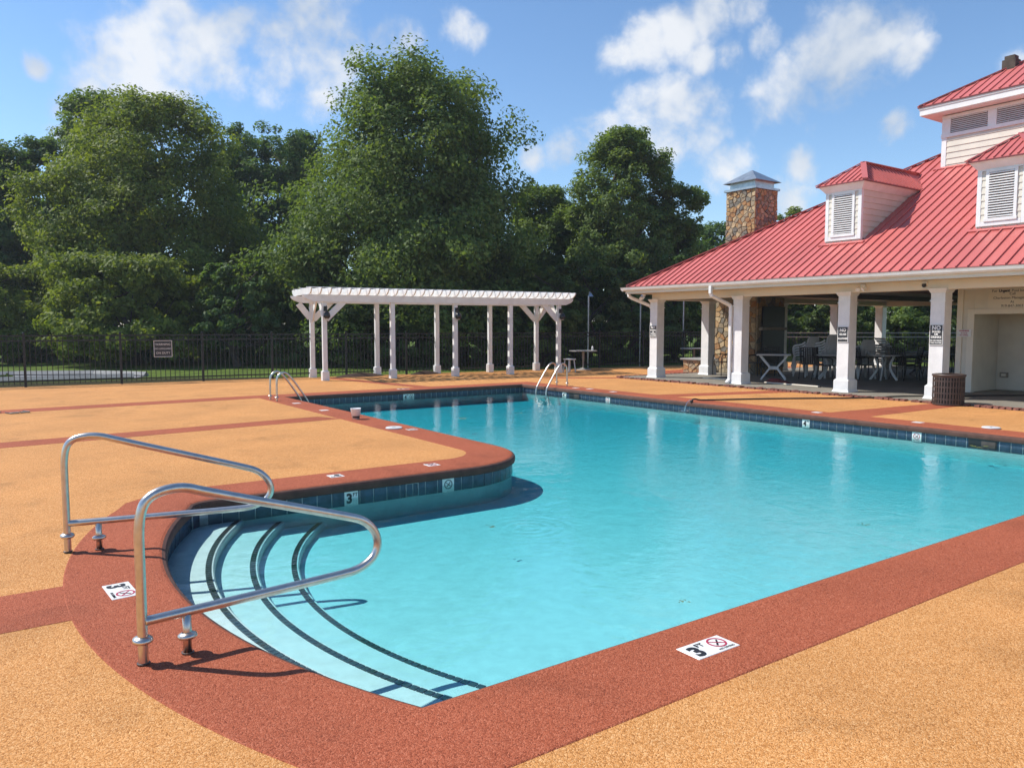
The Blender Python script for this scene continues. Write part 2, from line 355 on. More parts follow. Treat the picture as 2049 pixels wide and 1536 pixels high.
# ------------------------------------------------------------------ pool outline
NEAR, FAR, WEST, EAST, PEN = 2.77, 17.10, 5.65, 12.28, 7.35
AC, AR = (5.6, 4.95), 4.67
def arcx(y, r=AR): return AC[0] - math.sqrt(max(0, r * r - (y - AC[1]) ** 2))
OUT = [(EAST, NEAR)]
ys = [NEAR + (PEN - .22 - NEAR) * i / 30 for i in range(31)]
OUT += [(arcx(y), y) for y in ys]
xe = arcx(PEN - .22)
OUT += [(xe + .05, PEN - .10), (xe + .13, PEN - .03), (xe + .24, PEN)]
tr_ = 1.1
OUT += [(WEST - tr_ + tr_ * math.sin(a), PEN + tr_ - tr_ * math.cos(a)) for a in [math.pi / 2 * i / 14 for i in range(15)]]
OUT += [(WEST, FAR), (EAST, FAR)]
def offset(poly, d):
    "positive d moves away from the water (the outline runs clockwise)"
    n = len(poly); res = []
    for i in range(n):
        p0, p1, p2 = Vector(poly[i - 1]), Vector(poly[i]), Vector(poly[(i + 1) % n])
        a = (p1 - p0).normalized(); b = (p2 - p1).normalized()
        na, nb = Vector((-a.y, a.x)), Vector((-b.y, b.x)); m_ = (na + nb)
        m_ = m_ / max(.25, m_.length_squared) * 2 if m_.length_squared > 1e-6 else na
        q = p1 + m_ * d; res.append((q.x, q.y))
    return res
def cdt_sheet(name, outer, holes, z, m, zfun=None):
    vs_ = []; fcs = []; eds = []
    for lp in [outer] + holes:
        b = len(vs_); vs_ += [Vector(p) for p in lp]; eds += [(b + i, b + (i + 1) % len(lp)) for i in range(len(lp))]
    r = delaunay_2d_cdt(vs_, eds, [], 2, 1e-5)
    me = bpy.data.meshes.new(name)
    V, F_ = r[0], r[2]
    def inside(p, lp):
        c = False; n = len(lp)
        for i in range(n):
            (x1, y1), (x2, y2) = lp[i], lp[(i + 1) % n]
            if (y1 > p[1]) != (y2 > p[1]) and p[0] < (x2 - x1) * (p[1] - y1) / (y2 - y1) + x1: c = not c
        return c
    keep = []
    for f in F_:
        c = sum((V[i] for i in f), Vector((0, 0))) / len(f)
        if inside(c, outer) and not any(inside(c, h) for h in holes): keep.append(tuple(f))
    me.from_pydata([(v.x, v.y, z) for v in V], [], keep); me.update()
    if me.polygons and me.polygons[0].normal.z < 0: me.flip_normals()
    me.materials.append(m); return link(name, me)

# ------------------------------------------------------------------ ground, deck, water
def fenceY(x): return 23.66 - .09 * x
deck_poly = [(-14, -9), (30.6, -9), (30.6, fenceY(30.6) + .1), (-14, fenceY(-14) + .1)]
gr = cdt_sheet('ground', [(-700, -700), (700, -700), (700, 900), (-700, 900)], [[(-13.9, -8.9), (30.5, -8.9), (30.5, fenceY(30.6)), (-13.9, fenceY(-14))]], -.05, M['grass'])
tag(gr, 'green lawn around the fenced pool deck', kind='structure')
pav_rect = [(16.28, -2.6), (30.2, -2.6), (30.2, 17.45), (16.28, 17.45)]
dk = cdt_sheet('deck', deck_poly, [offset(OUT, .22), pav_rect], 0, M['orange']); tag(dk, 'orange rubber crumb pool deck', kind='structure')
# deck edge drop to the lawn
eb = MB(); P = deck_poly
for i in range(4):
    a, b = P[i], P[(i + 1) % 4]; eb.add([(a[0], a[1], 0), (b[0], b[1], 0), (b[0], b[1], -.2), (a[0], a[1], -.2)], [(0, 1, 2, 3)])
o = eb.build('deck_edge', M['concrete'], dk)

# red border with its rounded coping nose
prof_top = [(-.008, -.006), (.01, .001), (.05, .004), (.566, .004), (.572, .0015), (.578, -.004)]
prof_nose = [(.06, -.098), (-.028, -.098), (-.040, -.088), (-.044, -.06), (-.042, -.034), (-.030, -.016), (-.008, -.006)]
def sweep(name, prof, m, parent=None, smooth=True):
    loops = [offset(OUT, d) for d, z in prof]; n = len(OUT); b = MB(); vs_ = []; fs = []
    for lp, (d, z) in zip(loops, prof): vs_ += [(p[0], p[1], z) for p in lp]
    for k in range(len(prof) - 1):
        for i in range(n):
            j = (i + 1) % n; fs.append((k * n + i, k * n + j, (k + 1) * n + j, (k + 1) * n + i))
    b.add(vs_, fs); me = b.mesh(name, m)
    return link(name, me, parent)
bd = sweep('pool_border', prof_top, M['red']); tag(bd, 'red rubber border band round the pool', kind='structure')
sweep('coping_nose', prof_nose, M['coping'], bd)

def strip(pts, nm='red_stripe'):
    b = MB(); b.prism([(x, y, -.004) for x, y in pts], (0, 0, .006)); o = b.build(nm, M['red']); tag(o, kind='structure'); return o
for pts in ([(-14, 5.37), (.55, 5.37), (.55, 4.71), (-14, 4.71)],
            [(-14, 11.25), (4.85, 12.98), (5.12, 12.45), (-14, 10.62)],
            [(-14, 16.42), (5.2, 17.72), (5.2, 17.05), (-14, 15.80)],
            [(8.62, 22.3), (9.02, 22.3), (9.75, 17.62), (9.30, 17.62)],
            [(12.80, 12.60), (16.3, 11.75), (16.3, 11.15), (12.80, 12.00)],
            [(12.80, 8.20), (16.28, 7.92), (16.28, 7.36), (12.80, 7.42)],
            [(18.2, 18.0), (19.7, 19.3), (26, 19.4), (26, 17.5), (18.6, 17.5)],
            [(14.6, 18.75), (16.3, 17.45), (16.3, 17.0), (14.0, 18.6)],
            [(12.8, 3.3), (16.28, 3.3), (16.28, 2.75), (12.8, 2.75)]):
    strip(pts)

ba = MB(); zb = -.45
n = len(OUT); vs_ = [(x, y, -.09) for x, y in OUT] + [(x, y, zb) for x, y in OUT]
ba.add(vs_, [(i, (i + 1) % n, (i + 1) % n + n, i + n) for i in range(n)])
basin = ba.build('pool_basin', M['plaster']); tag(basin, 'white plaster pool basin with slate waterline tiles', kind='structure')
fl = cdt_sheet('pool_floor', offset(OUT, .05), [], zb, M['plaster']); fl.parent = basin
# curved entry steps
RADII = [4.31, 3.99, 3.67]; STEPZ = [-.24, -.315, -.385]
steps_o = []
for k, (r, z) in enumerate(zip(RADII, STEPZ)):
    b = MB(); yy = [NEAR - .02 + (PEN + .04 - NEAR) * i / 44 for i in range(45)]
    back = AR + .06 if k == 0 else RADII[k - 1] + .05
    vs_ = []
    for y in yy:
        x0, x1 = arcx(y, back), arcx(y, r)
        vs_ += [(x0, y, z), (x1 - .012, y, z), (x1, y, z - .012), (x1, y, zb - .02)]
    fs = []
    for i in range(44):
        for j in range(3): fs.append((i * 4 + j, i * 4 + j + 1, (i + 1) * 4 + j + 1, (i + 1) * 4 + j))
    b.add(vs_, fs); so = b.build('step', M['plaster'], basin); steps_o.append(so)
    # nosing tiles, one by one
    arc_len = 0; y = NEAR + .04; tm = MB().box(-.021, -.0215, 0, .021, .0215, .004).mesh('step_tile', M['blackt'])
    a0 = math.asin((NEAR + .03 - AC[1]) / (r - .06)); a1 = math.asin((PEN - .03 - AC[1]) / (r - .06)); nt = int((a1 - a0) * r / .0525)
    for i in range(nt):
        a = a0 + (a1 - a0) * (i + .5) / nt
        link('nosing_tile', tm, so, (AC[0] - (r + .045) * math.cos(a), AC[1] + (r + .045) * math.sin(a), z + .001), (0, 0, -a))
# waterline tiles
tile_me = [MB().box(-.0715, -.004, -.148, .0715, .008, 0).mesh('tile_%d' % i, M['tile'], bevel=.002) for i in range(2)]
gb = MB(); vs_ = []; lpA = offset(OUT, -.003)
gb.add([(x, y, -.097) for x, y in lpA] + [(x, y, -.25) for x, y in lpA], [(i, (i + 1) % n, (i + 1) % n + n, i + n) for i in range(n)])
gb.build('tile_grout', M['grout'], basin)
acc_l = 0
pts = OUT + [OUT[0]]; segs = [(Vector(pts[i]), Vector(pts[i + 1])) for i in range(len(pts) - 1)]
total = sum((b - a).length for a, b in segs); cnt = int(total / .153); si = 0; s0 = 0
for k in range(cnt):
    s_ = (k + .5) * total / cnt
    while s0 + (segs[si][1] - segs[si][0]).length < s_: s0 += (segs[si][1] - segs[si][0]).length; si += 1
    a, b = segs[si]; p = a + (b - a).normalized() * (s_ - s0); d = (b - a).normalized()
    if p.y < NEAR + .01 or (abs(p.x - WEST) < .01 and p.y < FAR - .3 and p.y > 8.6): continue   # the two walls no one can see
    if p.x < 1.9 and p.y < 5.2: continue
    link('waterline_tile', tile_me[k % 2], basin, (p.x, p.y, -.099), (0, 0, math.atan2(-d.y, -d.x)))
# water: a closed body, surface 0.168 below the deck
lpw = offset(OUT, .02); wb = MB(); vs_ = [(x, y, -.168) for x, y in lpw] + [(x, y, -.62) for x, y in lpw]
wv_ = [Vector(p) for p in lpw]; rr = delaunay_2d_cdt(wv_, [(i, (i + 1) % n) for i in range(n)], [], 1, 1e-6)
tri = [tuple(f) for f in rr[2]]; vs2 = [(v.x, v.y, -.168) for v in rr[0]]; nv = len(vs2)
wb.add(vs2 + [(v[0], v[1], -.62) for v in vs2], tri + [tuple(i + nv for i in f[::-1]) for f in tri] + [(i, (i + 1) % n, (i + 1) % n + nv, i + nv) for i in range(n)])
wo_ = wb.build('water', M['water']); tag(wo_, 'clear turquoise pool water', kind='structure')

# drive and kerbs beyond the fence
dv = [(-30, 33.5), (-6, 30.9), (1, 30.0), (3.2, 28.9), (4.5, 27.2), (4.0, 26.4), (1.8, 26.6), (-6, 27.4), (-30, 30)]
b = MB(); b.prism([(x, y, -.045) for x, y in dv], (0, 0, .012)); o = b.build('drive', M['asphalt']); tag(o, 'grey drive curving behind the fence', kind='structure')
for sgn, lst in ((1, dv[:5]), (-1, dv[5:])):
    b = MB(); b.tube([(x, y, 0) for x, y in lst], .11, 4); o = b.build('kerb', M['kerb']); tag(o, 'low concrete kerb of the drive', kind='structure')

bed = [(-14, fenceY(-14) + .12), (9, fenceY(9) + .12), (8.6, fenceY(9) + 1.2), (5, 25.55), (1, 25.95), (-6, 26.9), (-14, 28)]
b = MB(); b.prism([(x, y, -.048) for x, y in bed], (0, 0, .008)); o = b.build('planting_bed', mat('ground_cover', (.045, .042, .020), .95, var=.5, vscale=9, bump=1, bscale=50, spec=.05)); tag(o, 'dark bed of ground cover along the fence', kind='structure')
# pavilion patio
b = MB(); b.box(16.28, -2.6, -.1, 30.2, 17.45, .03); o = b.build('patio', M['concrete'], bevel=.01); tag(o, 'tan concrete floor under the pavilion', kind='structure')
rng = random.Random(3)
bm_ = [MB().frustum(-.095, -.05, 0, .095, .05, .045, .008, .008).mesh('brick_%d' % i, M['brickp']) for i in range(2)]
edge = empty('brick_edging', (0, 0, 0)); tag(edge, 'row of crumbling dark red bricks along the patio edge', 'edging')
k = 0
y = 17.3
while y > 2.2:
    if rng.random() > .06: link('brick', bm_[k % 2], edge, (16.13 + rng.uniform(-.02, .02), y, rng.uniform(-.012, .006)), (rng.uniform(-.06, .06), rng.uniform(-.06, .06), rng.uniform(-.15, .15)))
    y -= .115; k += 1
x = 16.3
while x < 21:
    link('brick', bm_[k % 2], edge, (x, 17.58 + rng.uniform(-.02, .02), rng.uniform(-.012, .006)), (0, 0, math.pi / 2 + rng.uniform(-.15, .15))); x += .2; k += 1

# ------------------------------------------------------------------ pavilion
EX, EZ, SL, YC, HL = 16.20, 2.765, .583, 7.50, 9.70      # eave line, eave height, roof slope, centre, half length
XB = 30.2; XR = (EX + XB) / 2                             # back eave, ridge line
Y0, Y1 = YC - HL, YC + HL
RH = XR - EX                                              # run to the ridge
pav = empty('pavilion', (EX, YC, 0)); tag(pav, 'open-sided white pool pavilion with red metal hip roof and cupola', 'pavilion')
PV = Matrix.Translation((-EX, -YC, 0))
def pbuild(mb, name, m, parent=pav, bevel=0, smooth=False):
    me = mb.mesh(name, m, bevel, smooth); me.transform(PV)
    return link(name, me, parent)
def rz_(x): return EZ + SL * (x - EX)
b = MB()
A = [(EX, Y0, EZ), (EX, Y1, EZ), (XB, Y1, EZ), (XB, Y0, EZ), (XR, Y0 + RH, rz_(XR)), (XR, Y1 - RH, rz_(XR))]
b.add(A, [(0, 4, 5, 1), (1, 5, 2), (2, 5, 4, 3), (3, 4, 0)])
b.add([(p[0], p[1], p[2] - .06) for p in A], [(1, 5, 4, 0), (2, 5, 1), (3, 4, 5, 2), (0, 4, 3)])
b.add(A[:4] + [(p[0], p[1], p[2] - .06) for p in A[:4]], [(0, 1, 5, 4), (1, 2, 6, 5), (2, 3, 7, 6), (3, 0, 4, 7)])
roof = pbuild(b, 'roof', M['roof'])
# ribs of the sheet roof, one by one on the slope over the pool, and on the end slope
def ribprof(): return None
yy = Y1 - .16
while yy > Y0 + .1:
    run = min(RH, Y1 - yy, yy - Y0)
    if run > .12:
        q = MB(); q.bar((EX - .012, yy, EZ + .010), (EX + run - .02, yy, rz_(EX + run) + .006), .024, .034); pbuild(q, 'roof_rib', M['roof'], roof)
    yy -= .229
xx = EX + .2
q = MB()
while xx < XB:
    run = min(xx - EX, XB - xx)
    if run > .12: q.bar((xx, Y1 + .012, EZ + .010), (xx, Y1 - run + .02, EZ + SL * run + .006), .030, .036)
    xx += .229
o = pbuild(q, 'end_slope_ribs', M['roof'], roof); o['kind'] = 'stuff'
for (p, qq) in (((EX, Y1, EZ), (XR, Y1 - RH, rz_(XR))), ((EX, Y0, EZ), (XR, Y0 + RH, rz_(XR))), ((XB, Y1, EZ), (XR, Y1 - RH, rz_(XR))), ((XR, Y0 + RH, rz_(XR)), (XR, Y1 - RH, rz_(XR)))):
    c = MB(); c.bar((p[0], p[1], p[2] + .03), (qq[0], qq[1], qq[2] + .03), .24, .03); pbuild(c, 'hip_cap', M['roof'], roof)
# dark drip edge, gutter, fascia, soffit, beams
c = MB(); c.box(EX - .03, Y0 - .02, EZ - .035, EX + .02, Y1 + .02, EZ - .012); c.box(EX - .03, Y1 - .03, EZ - .035, XB, Y1 + .03, EZ - .012); pbuild(c, 'drip_edge', M['roofd'])
gp = [(EX - .145, EZ - .03), (EX - .135, EZ - .045), (EX - .115, EZ - .10), (EX - .075, EZ - .135), (EX - .02, EZ - .14), (EX - .02, EZ - .115), (EX - .068, EZ - .112), (EX - .098, EZ - .085), (EX - .125, EZ - .03)]
c = MB(); c.prism([(x, Y0 - .1, z) for x, z in gp], (0, 2 * HL + .2, 0)); pbuild(c, 'gutter', M['white'])
gp2 = [(Y1 + (EX - x), z) for x, z in gp]
c = MB(); c.prism([(EX - .1, y, z) for y, z in gp2], (XB - EX + .2, 0, 0)); pbuild(c, 'gutter', M['white'])
FB = EZ - .215
c = MB(); c.box(EX - .018, Y0, FB, EX + .012, Y1, EZ - .04); c.box(EX + .012, Y1 - .03, FB, XB, Y1, EZ - .04); pbuild(c, 'fascia', M['cream'])
c = MB(); c.box(EX + .013, Y0, FB + .02, XB, Y1 - .035, FB + .04); pbuild(c, 'soffit', M['cream'])
BX, BZ = 16.80, 2.36
c = MB(); c.box(BX, Y0 + .55, BZ, BX + .30, Y1 - .50, FB + .019); pbuild(c, 'front_beam', M['cream'], bevel=.008)
c = MB(); c.box(BX + .302, Y1 - .80, BZ, XB - .6, Y1 - .50, FB + .019); pbuild(c, 'end_beam', M['cream'], bevel=.008)
c = MB(); c.box(XB - .9, Y0 + .55, BZ - .02, XB - .602, Y1 - .802, FB + .019); pbuild(c, 'back_beam', M['cream'], bevel=.008)
c = MB(); c.box(BX + .302, 9.2, BZ + .16, XB - .902, Y1 - .802, BZ + .18); pbuild(c, 'ceiling', M['ceil'])
for yb in (10.05, 13.05):
    c = MB(); c.box(BX + .303, yb, BZ + .03, XB - .903, yb + .2, BZ + .158); pbuild(c, 'ceiling_beam', M['ceil'])
# columns
def column_mesh():
    s = MB(); s.box(-.15, -.15, .30, .15, .15, BZ - .002)
    base = MB(); base.box(-.19, -.19, .0, .19, .19, .27); base.frustum(-.19, -.19, .27, .19, .19, .305, .036, .036)
    foot = MB(); foot.frustum(-.215, -.215, 0, .215, .215, .05, .02, .02)
    cap = MB(); cap.box(-.165, -.165, 2.085, .165, .165, 2.11); cap.frustum(-.156, -.156, BZ - .10, .156, .156, BZ - .003, -.05, -.05)
    return [('column', s.mesh('column', M['white'], .006)), ('column_base', base.mesh('column_base', M['white'], .004)), ('column_foot', foot.mesh('column_foot', M['white'])), ('column_cap', cap.mesh('column_cap', M['white']))]
CM = column_mesh()
COLS = [(16.95, 16.62), (16.95, 13.50), (16.95, 10.42), (16.95, 8.27), (16.95, 4.4), (16.95, 1.3), (19.25, 16.62), (23.0, 16.62), (26.3, 16.62), (29.35, 16.62), (29.35, 13.5), (29.35, 10.4)]
for (x, y) in COLS:
    c0 = link(CM[0][0], CM[0][1], pav, (x - EX, y - YC, .03))
    for nm, me in CM[1:]: link(nm, me, c0)
# downspouts
def downspout(path):
    c = MB(); pts = [Vector(p) for p in path]
    for i in range(len(pts) - 1): c.bar(pts[i], pts[i + 1] + (pts[i + 1] - pts[i]).normalized() * .02, .09, .07, up=(1, 0, .01))
    return pbuild(c, 'downspout', M['white'], bevel=.008)
downspout([(EX - .08, 13.86, EZ - .12), (EX - .08, 13.86, EZ - .30), (EX - .04, 13.85, EZ - .38), (16.74, 13.72, EZ - .62), (16.76, 13.70, EZ - .68), (16.76, 13.70, .14), (16.66, 13.70, .06)])
downspout([(EX + .16, Y1 + .06, EZ - .12), (EX + .17, Y1 + .04, EZ - .28), (EX + .24, Y1 - .02, EZ - .34), (16.86, 16.86, EZ - .56), (16.98, 16.82, EZ - .62), (16.98, 16.82, .12)])

# dormers
def louvres(parent, y0, y1, z0, z1, x, pitch=.052):
    nS = int((z1 - z0) / pitch)
    sm = MB(); sm.bar((-.006, 0, .0), (.030, 0, .030), y1 - y0, .006, up=(0, 0, 1)); me = sm.mesh('louvre_slat', M['white'])
    for i in range(nS):
        link('louvre_slat', me, parent, (x - EX, (y0 + y1) / 2 - YC, z0 + (i + .35) * (z1 - z0) / nS))
    bk = MB(); bk.box(x + .04, y0, z0, x + .05, y1, z1); pbuild(bk, 'louvre_backing', M['ceil'], parent)
def boards(parent, poly_fn, z0, z1, step, nm='siding_board'):
    z = z0
    while z < z1 - .02:
        q = poly_fn(z, min(z + step, z1))
        if q: pbuild(q, nm, M['siding'], parent)
        z += step
DX, DW, DZB, DZT = 17.68, .475, 3.715, 4.98
def dormer(yc):
    xe = EX + (DZT + .1 - EZ) / SL
    y0, y1 = yc - DW, yc + DW
    b = MB(); b.prism([(DX + .02, y0 + .02, DZB - .1), (DX + .02, y0 + .02, DZT), (xe, y0 + .02, DZT)], (0, 2 * DW - .04, 0))
    d = pbuild(b, 'dormer', M['siding'])
    def tr(x0, ya, z0, x1, yb, z1, nm='dormer_trim'):
        q = MB(); q.box(x0, ya, z0, x1, yb, z1); return pbuild(q, nm, M['white'], d, bevel=.003)
    tr(DX - .012, y1 - .085, DZB - .02, DX + .012, y1 + .004, DZT - .02); tr(DX - .012, y0 - .004, DZB - .02, DX + .012, y0 + .085, DZT - .02)
    tr(DX - .013, y0 + .086, DZB - .02, DX + .012, y1 - .086, DZB + .08); tr(DX - .013, y0 + .086, DZT - .13, DX + .012, y1 - .086, DZT - .02)
    # side trim board and clapboards on the pool-left and pool-right cheeks
    for (ya, yb, s) in ((y0 - .003, y0 + .018, -1), (y1 - .018, y1 + .003, 1)):
        tr(DX + .013, ya, DZB - .05, DX + .08, yb, DZT - .1, 'corner_board')
        z = DZB
        while z < DZT - .06:
            zt = min(z + .145, DZT - .05); xa = DX + .081; xb0 = EX + (z - EZ) / SL; xb1 = EX + (zt - EZ) / SL
            if xb0 > xa + .02:
                yo, yi = (ya - .008, ya + .008) if s < 0 else (yb + .008, yb - .008)
                q = MB(); q.add([(xa, yo, z), (xb0 + .05, yo, z), (xb1 + .05, yi, zt), (xa, yi, zt), (xa, yi, z), (xb0 + .05, yi, z)], [(0, 1, 2, 3), (0, 4, 5, 1), (0, 3, 4), (1, 5, 2)])
                pbuild(q, 'siding_board', M['siding'], d)
            z += .145
    # louvre in its frame, narrow clapboard pieces beside it
    la, lb, lz0, lz1 = y0 + .235, y1 - .235, DZB + .14, DZT - .17
    tr(DX - .026, la - .065, lz0 - .05, DX + .006, la, lz1 + .05, 'louvre_frame'); tr(DX - .026, lb, lz0 - .05, DX + .006, lb + .065, lz1 + .05, 'louvre_frame')
    tr(DX - .026, la + .001, lz1, DX + .006, lb - .001, lz1 + .05, 'louvre_frame'); tr(DX - .034, la - .08, lz0 - .07, DX + .006, lb + .08, lz0, 'louvre_sill')
    louvres(d, la, lb, lz0, lz1, DX - .03)
    for (ya, yb) in ((y0 + .087, la - .067), (lb + .067, y1 - .087)):
        z = DZB + .082
        while z < DZT - .14:
            q = MB(); zt = min(z + .145, DZT - .135); q.add([(DX - .010, ya, z), (DX - .010, yb, z), (DX + .004, yb, zt), (DX + .004, ya, zt), (DX + .012, ya, z), (DX + .012, yb, z)], [(0, 1, 2, 3), (0, 4, 5, 1)])
            pbuild(q, 'siding_board', M['siding'], d); z += .145
    # flared frieze, fascia, roof
    ez = DZT + .09; oh = .15; fx = DX - .16
    q = MB(); q.add([(DX - .014, y0 - .006, DZT - .1), (DX - .014, y1 + .006, DZT - .1), (xe, y1 + .006, DZT - .1), (xe, y0 - .006, DZT - .1), (fx + .02, y0 - oh + .02, ez - .03), (fx + .02, y1 + oh - .02, ez - .03), (xe + .1, y1 + oh - .02, ez - .03), (xe + .1, y0 - oh + .02, ez - .03)],
                    [(0, 1, 5, 4), (1, 2, 6, 5), (3, 0, 4, 7), (4, 5, 6, 7)])
    pbuild(q, 'frieze', M['white'], d)
    q = MB(); q.box(fx, y0 - oh, ez - .032, xe + .15, y1 + oh, ez - .004); pbuild(q, 'dormer_fascia', M['white'], d)
    ax, az = DX + .80, ez + .60; rx = EX + (az - EZ) / SL; bx = EX + (ez - EZ) / SL
    fe = fx - .02; ya, yb = y0 - oh - .02, y1 + oh + .02
    q = MB(); V = [(fe, ya, ez), (fe, yb, ez), (ax, yc, az), (rx + .06, yc, az), (bx + .05, yb, ez), (bx + .05, ya, ez)]
    V2 = [(x, y, z - .03) for x, y, z in V]
    q.add(V + V2, [(0, 2, 1), (0, 5, 3, 2), (1, 2, 3, 4), (6, 7, 8), (6, 8, 9, 11), (7, 10, 9, 8), (0, 1, 7, 6), (1, 4, 10, 7), (5, 0, 6, 11)])
    dr = pbuild(q, 'dormer_roof', M['roof'], d)
    q = MB(); q.box(fe - .008, ya - .008, ez - .036, fe + .015, yb + .008, ez - .012); q.box(fe + .016, ya - .008, ez - .036, bx, ya + .014, ez - .012); pbuild(q, 'drip_edge', M['roofd'], d)
    for yv in [ya + .15 + .15 * i for i in range(9)]:
        t = min(yv - ya, yb - yv) / (yc - ya)
        if t > .1 and yv < yb - .05:
            q = MB(); q.bar((fe - .01, yv, ez + .012), (fe + (ax - fe) * t, yv, ez + (az - ez) * t + .008), .02, .026); pbuild(q, 'roof_rib', M['roof'], d)
    for i in range(18):
        xv = fe + .15 + .16 * i; t = min(1, (xv - fe) / (ax - fe)); xm = bx + (rx - bx)
        t0 = 0 if xv < bx else (xv - bx) / (rx - bx)
        if t > t0 + .05:
            q = MB(); q.bar((xv, ya + (yc - ya) * t0, ez + (az - ez) * t0 + .012), (xv, ya + (yc - ya) * t, ez + (az - ez) * t + .008), .02, .026); pbuild(q, 'roof_rib', M['roof'], d)
    for (p, r_) in (((fe, ya, ez), (ax, yc, az)), ((fe, yb, ez), (ax, yc, az)), ((ax, yc, az), (rx, yc, az))):
        q = MB(); q.bar((p[0], p[1], p[2] + .02), (r_[0], r_[1], r_[2] + .024), .13, .022); pbuild(q, 'hip_cap', M['roof'], d)
    q = MB(); q.bar((DX - .06, y0 - .12, rz_(DX - .06) + .02), (DX - .06, y1 + .12, rz_(DX - .06) + .02), .10, .035, up=(-SL, 0, 1)); pbuild(q, 'flashing', M['roof'], d)
    return d
for yc in (11.07, 7.50, 3.93): dormer(yc)

# cupola
CX0, CX1, CY0, CY1, CZT = 21.375, 25.03, 4.41, 10.59, 7.16
b = MB(); b.box(CX0 + .03, CY0 + .03, 5.5, CX1 - .03, CY1 - .03, CZT - .02); cup = pbuild(b, 'cupola', M['siding'])
def ctr(x0, ya, z0, x1, yb, z1, nm='cupola_trim'):
    q = MB(); q.box(x0, ya, z0, x1, yb, z1); return pbuild(q, nm, M['white'], cup, bevel=.004)
ctr(CX0 - .008, CY1 - .12, 5.72, CX0 + .028, CY1 + .006, 6.56, 'corner_board'); ctr(CX0 - .008, CY0 - .006, 5.72, CX0 + .028, CY0 + .12, 6.56, 'corner_board')
ctr(CX0 - .03, CY0 - .02, 6.562, CX0 + .028, CY1 + .02, 6.66, 'sill_band'); ctr(CX0 - .012, CY0 - .01, 7.05, CX0 + .028, CY1 + .01, CZT - .02, 'head_band')
posts_y = [CY1 + .008, CY1 - .21, 9.47, 9.26, 8.32, 8.11, 7.17, 6.96, 6.02, 5.81, CY0 + .21, CY0 - .008]
for i in range(0, 12, 2): ctr(CX0 - .014, posts_y[i + 1], 6.662, CX0 + .028, posts_y[i], 7.048, 'mullion')
for i in range(1, 11, 2): louvres(cup, posts_y[i + 1] + .006, posts_y[i] - .006, 6.665, 7.045, CX0 - .018, .046)
z = 5.70
while z < 6.55:
    zt = min(z + .155, 6.56); q = MB()
    q.add([(CX0 - .004, CY0 + .122, z), (CX0 - .004, CY1 - .122, z), (CX0 + .012, CY1 - .122, zt), (CX0 + .012, CY0 + .122, zt), (CX0 + .03, CY0 + .122, z), (CX0 + .03, CY1 - .122, z)], [(0, 1, 2, 3), (0, 4, 5, 1)])
    pbuild(q, 'siding_board', M['siding'], cup); z += .155
OH = .41; ce = CZT + .25
q = MB(); q.box(CX0 - OH + .02, CY0 - OH + .02, CZT, CX1 + OH - .02, CY1 + OH - .02, CZT + .02); pbuild(q, 'cupola_soffit', M['white'], cup)
for k, (ins, za, zb_) in enumerate(((.0, CZT + .012, CZT + .16), (-.02, CZT + .162, CZT + .235))):
    q = MB(); q.box(CX0 - OH + ins, CY0 - OH + ins, za, CX1 + OH - ins, CY1 + OH - ins, zb_); pbuild(q, 'cupola_fascia', M['white'], cup)
e0, e1, f0, f1 = CX0 - OH - .03, CX1 + OH + .03, CY0 - OH - .03, CY1 + OH + .03; hw = (e1 - e0) / 2; xm = (e0 + e1) / 2; rzc = ce + SL * hw
q = MB(); V = [(e0, f0, ce), (e0, f1, ce), (e1, f1, ce), (e1, f0, ce), (xm, f0 + hw, rzc), (xm, f1 - hw, rzc)]; V2 = [(x, y, z - .03) for x, y, z in V]
q.add(V, [(0, 4, 5, 1), (1, 5, 2), (2, 5, 4, 3), (3, 4, 0)]); q.add(V[:4] + V2[:4], [(0, 1, 5, 4), (1, 2, 6, 5), (2, 3, 7, 6), (3, 0, 4, 7), (4, 5, 6, 7)])
pbuild(q, 'cupola_roof', M['roof'], cup)
q = MB(); q.box(e0 - .012, f0 - .012, ce - .04, e0 + .02, f1 + .012, ce - .012); pbuild(q, 'drip_edge', M['roofd'], cup)
yv = f1 - .15
while yv > f0 + .1:
    run = min(hw, f1 - yv, yv - f0); q = MB(); q.bar((e0 - .01, yv, ce + .010), (e0 + run, yv, ce + SL * run + .006), .026, .034); pbuild(q, 'roof_rib', M['roof'], cup); yv -= .229
for (p, r_) in ((V[1], V[5]), (V[0], V[4]), (V[2], V[5]), (V[4], V[5])):
    q = MB(); q.bar((p[0], p[1], p[2] + .02), (r_[0], r_[1], r_[2] + .026), .16, .024); pbuild(q, 'hip_cap', M['roof'], cup)
q = MB(); q.bar((CX0 - .06, CY0 - .1, rz_(CX0 - .06) + .02), (CX0 - .06, CY1 + .15, rz_(CX0 - .06) + .02), .11, .035, up=(-SL, 0, 1)); pbuild(q, 'flashing', M['roof'], cup)
# small masonry flue on the cupola ridge
q = MB(); q.box(22.35, 9.30, 7.9, 22.67, 9.62, 8.50); fl_ = pbuild(q, 'flue', M['bark'], cup)
q = MB(); q.box(22.39, 9.34, 8.50, 22.63, 9.58, 8.60); pbuild(q, 'flue_cap', M['bark'], cup)

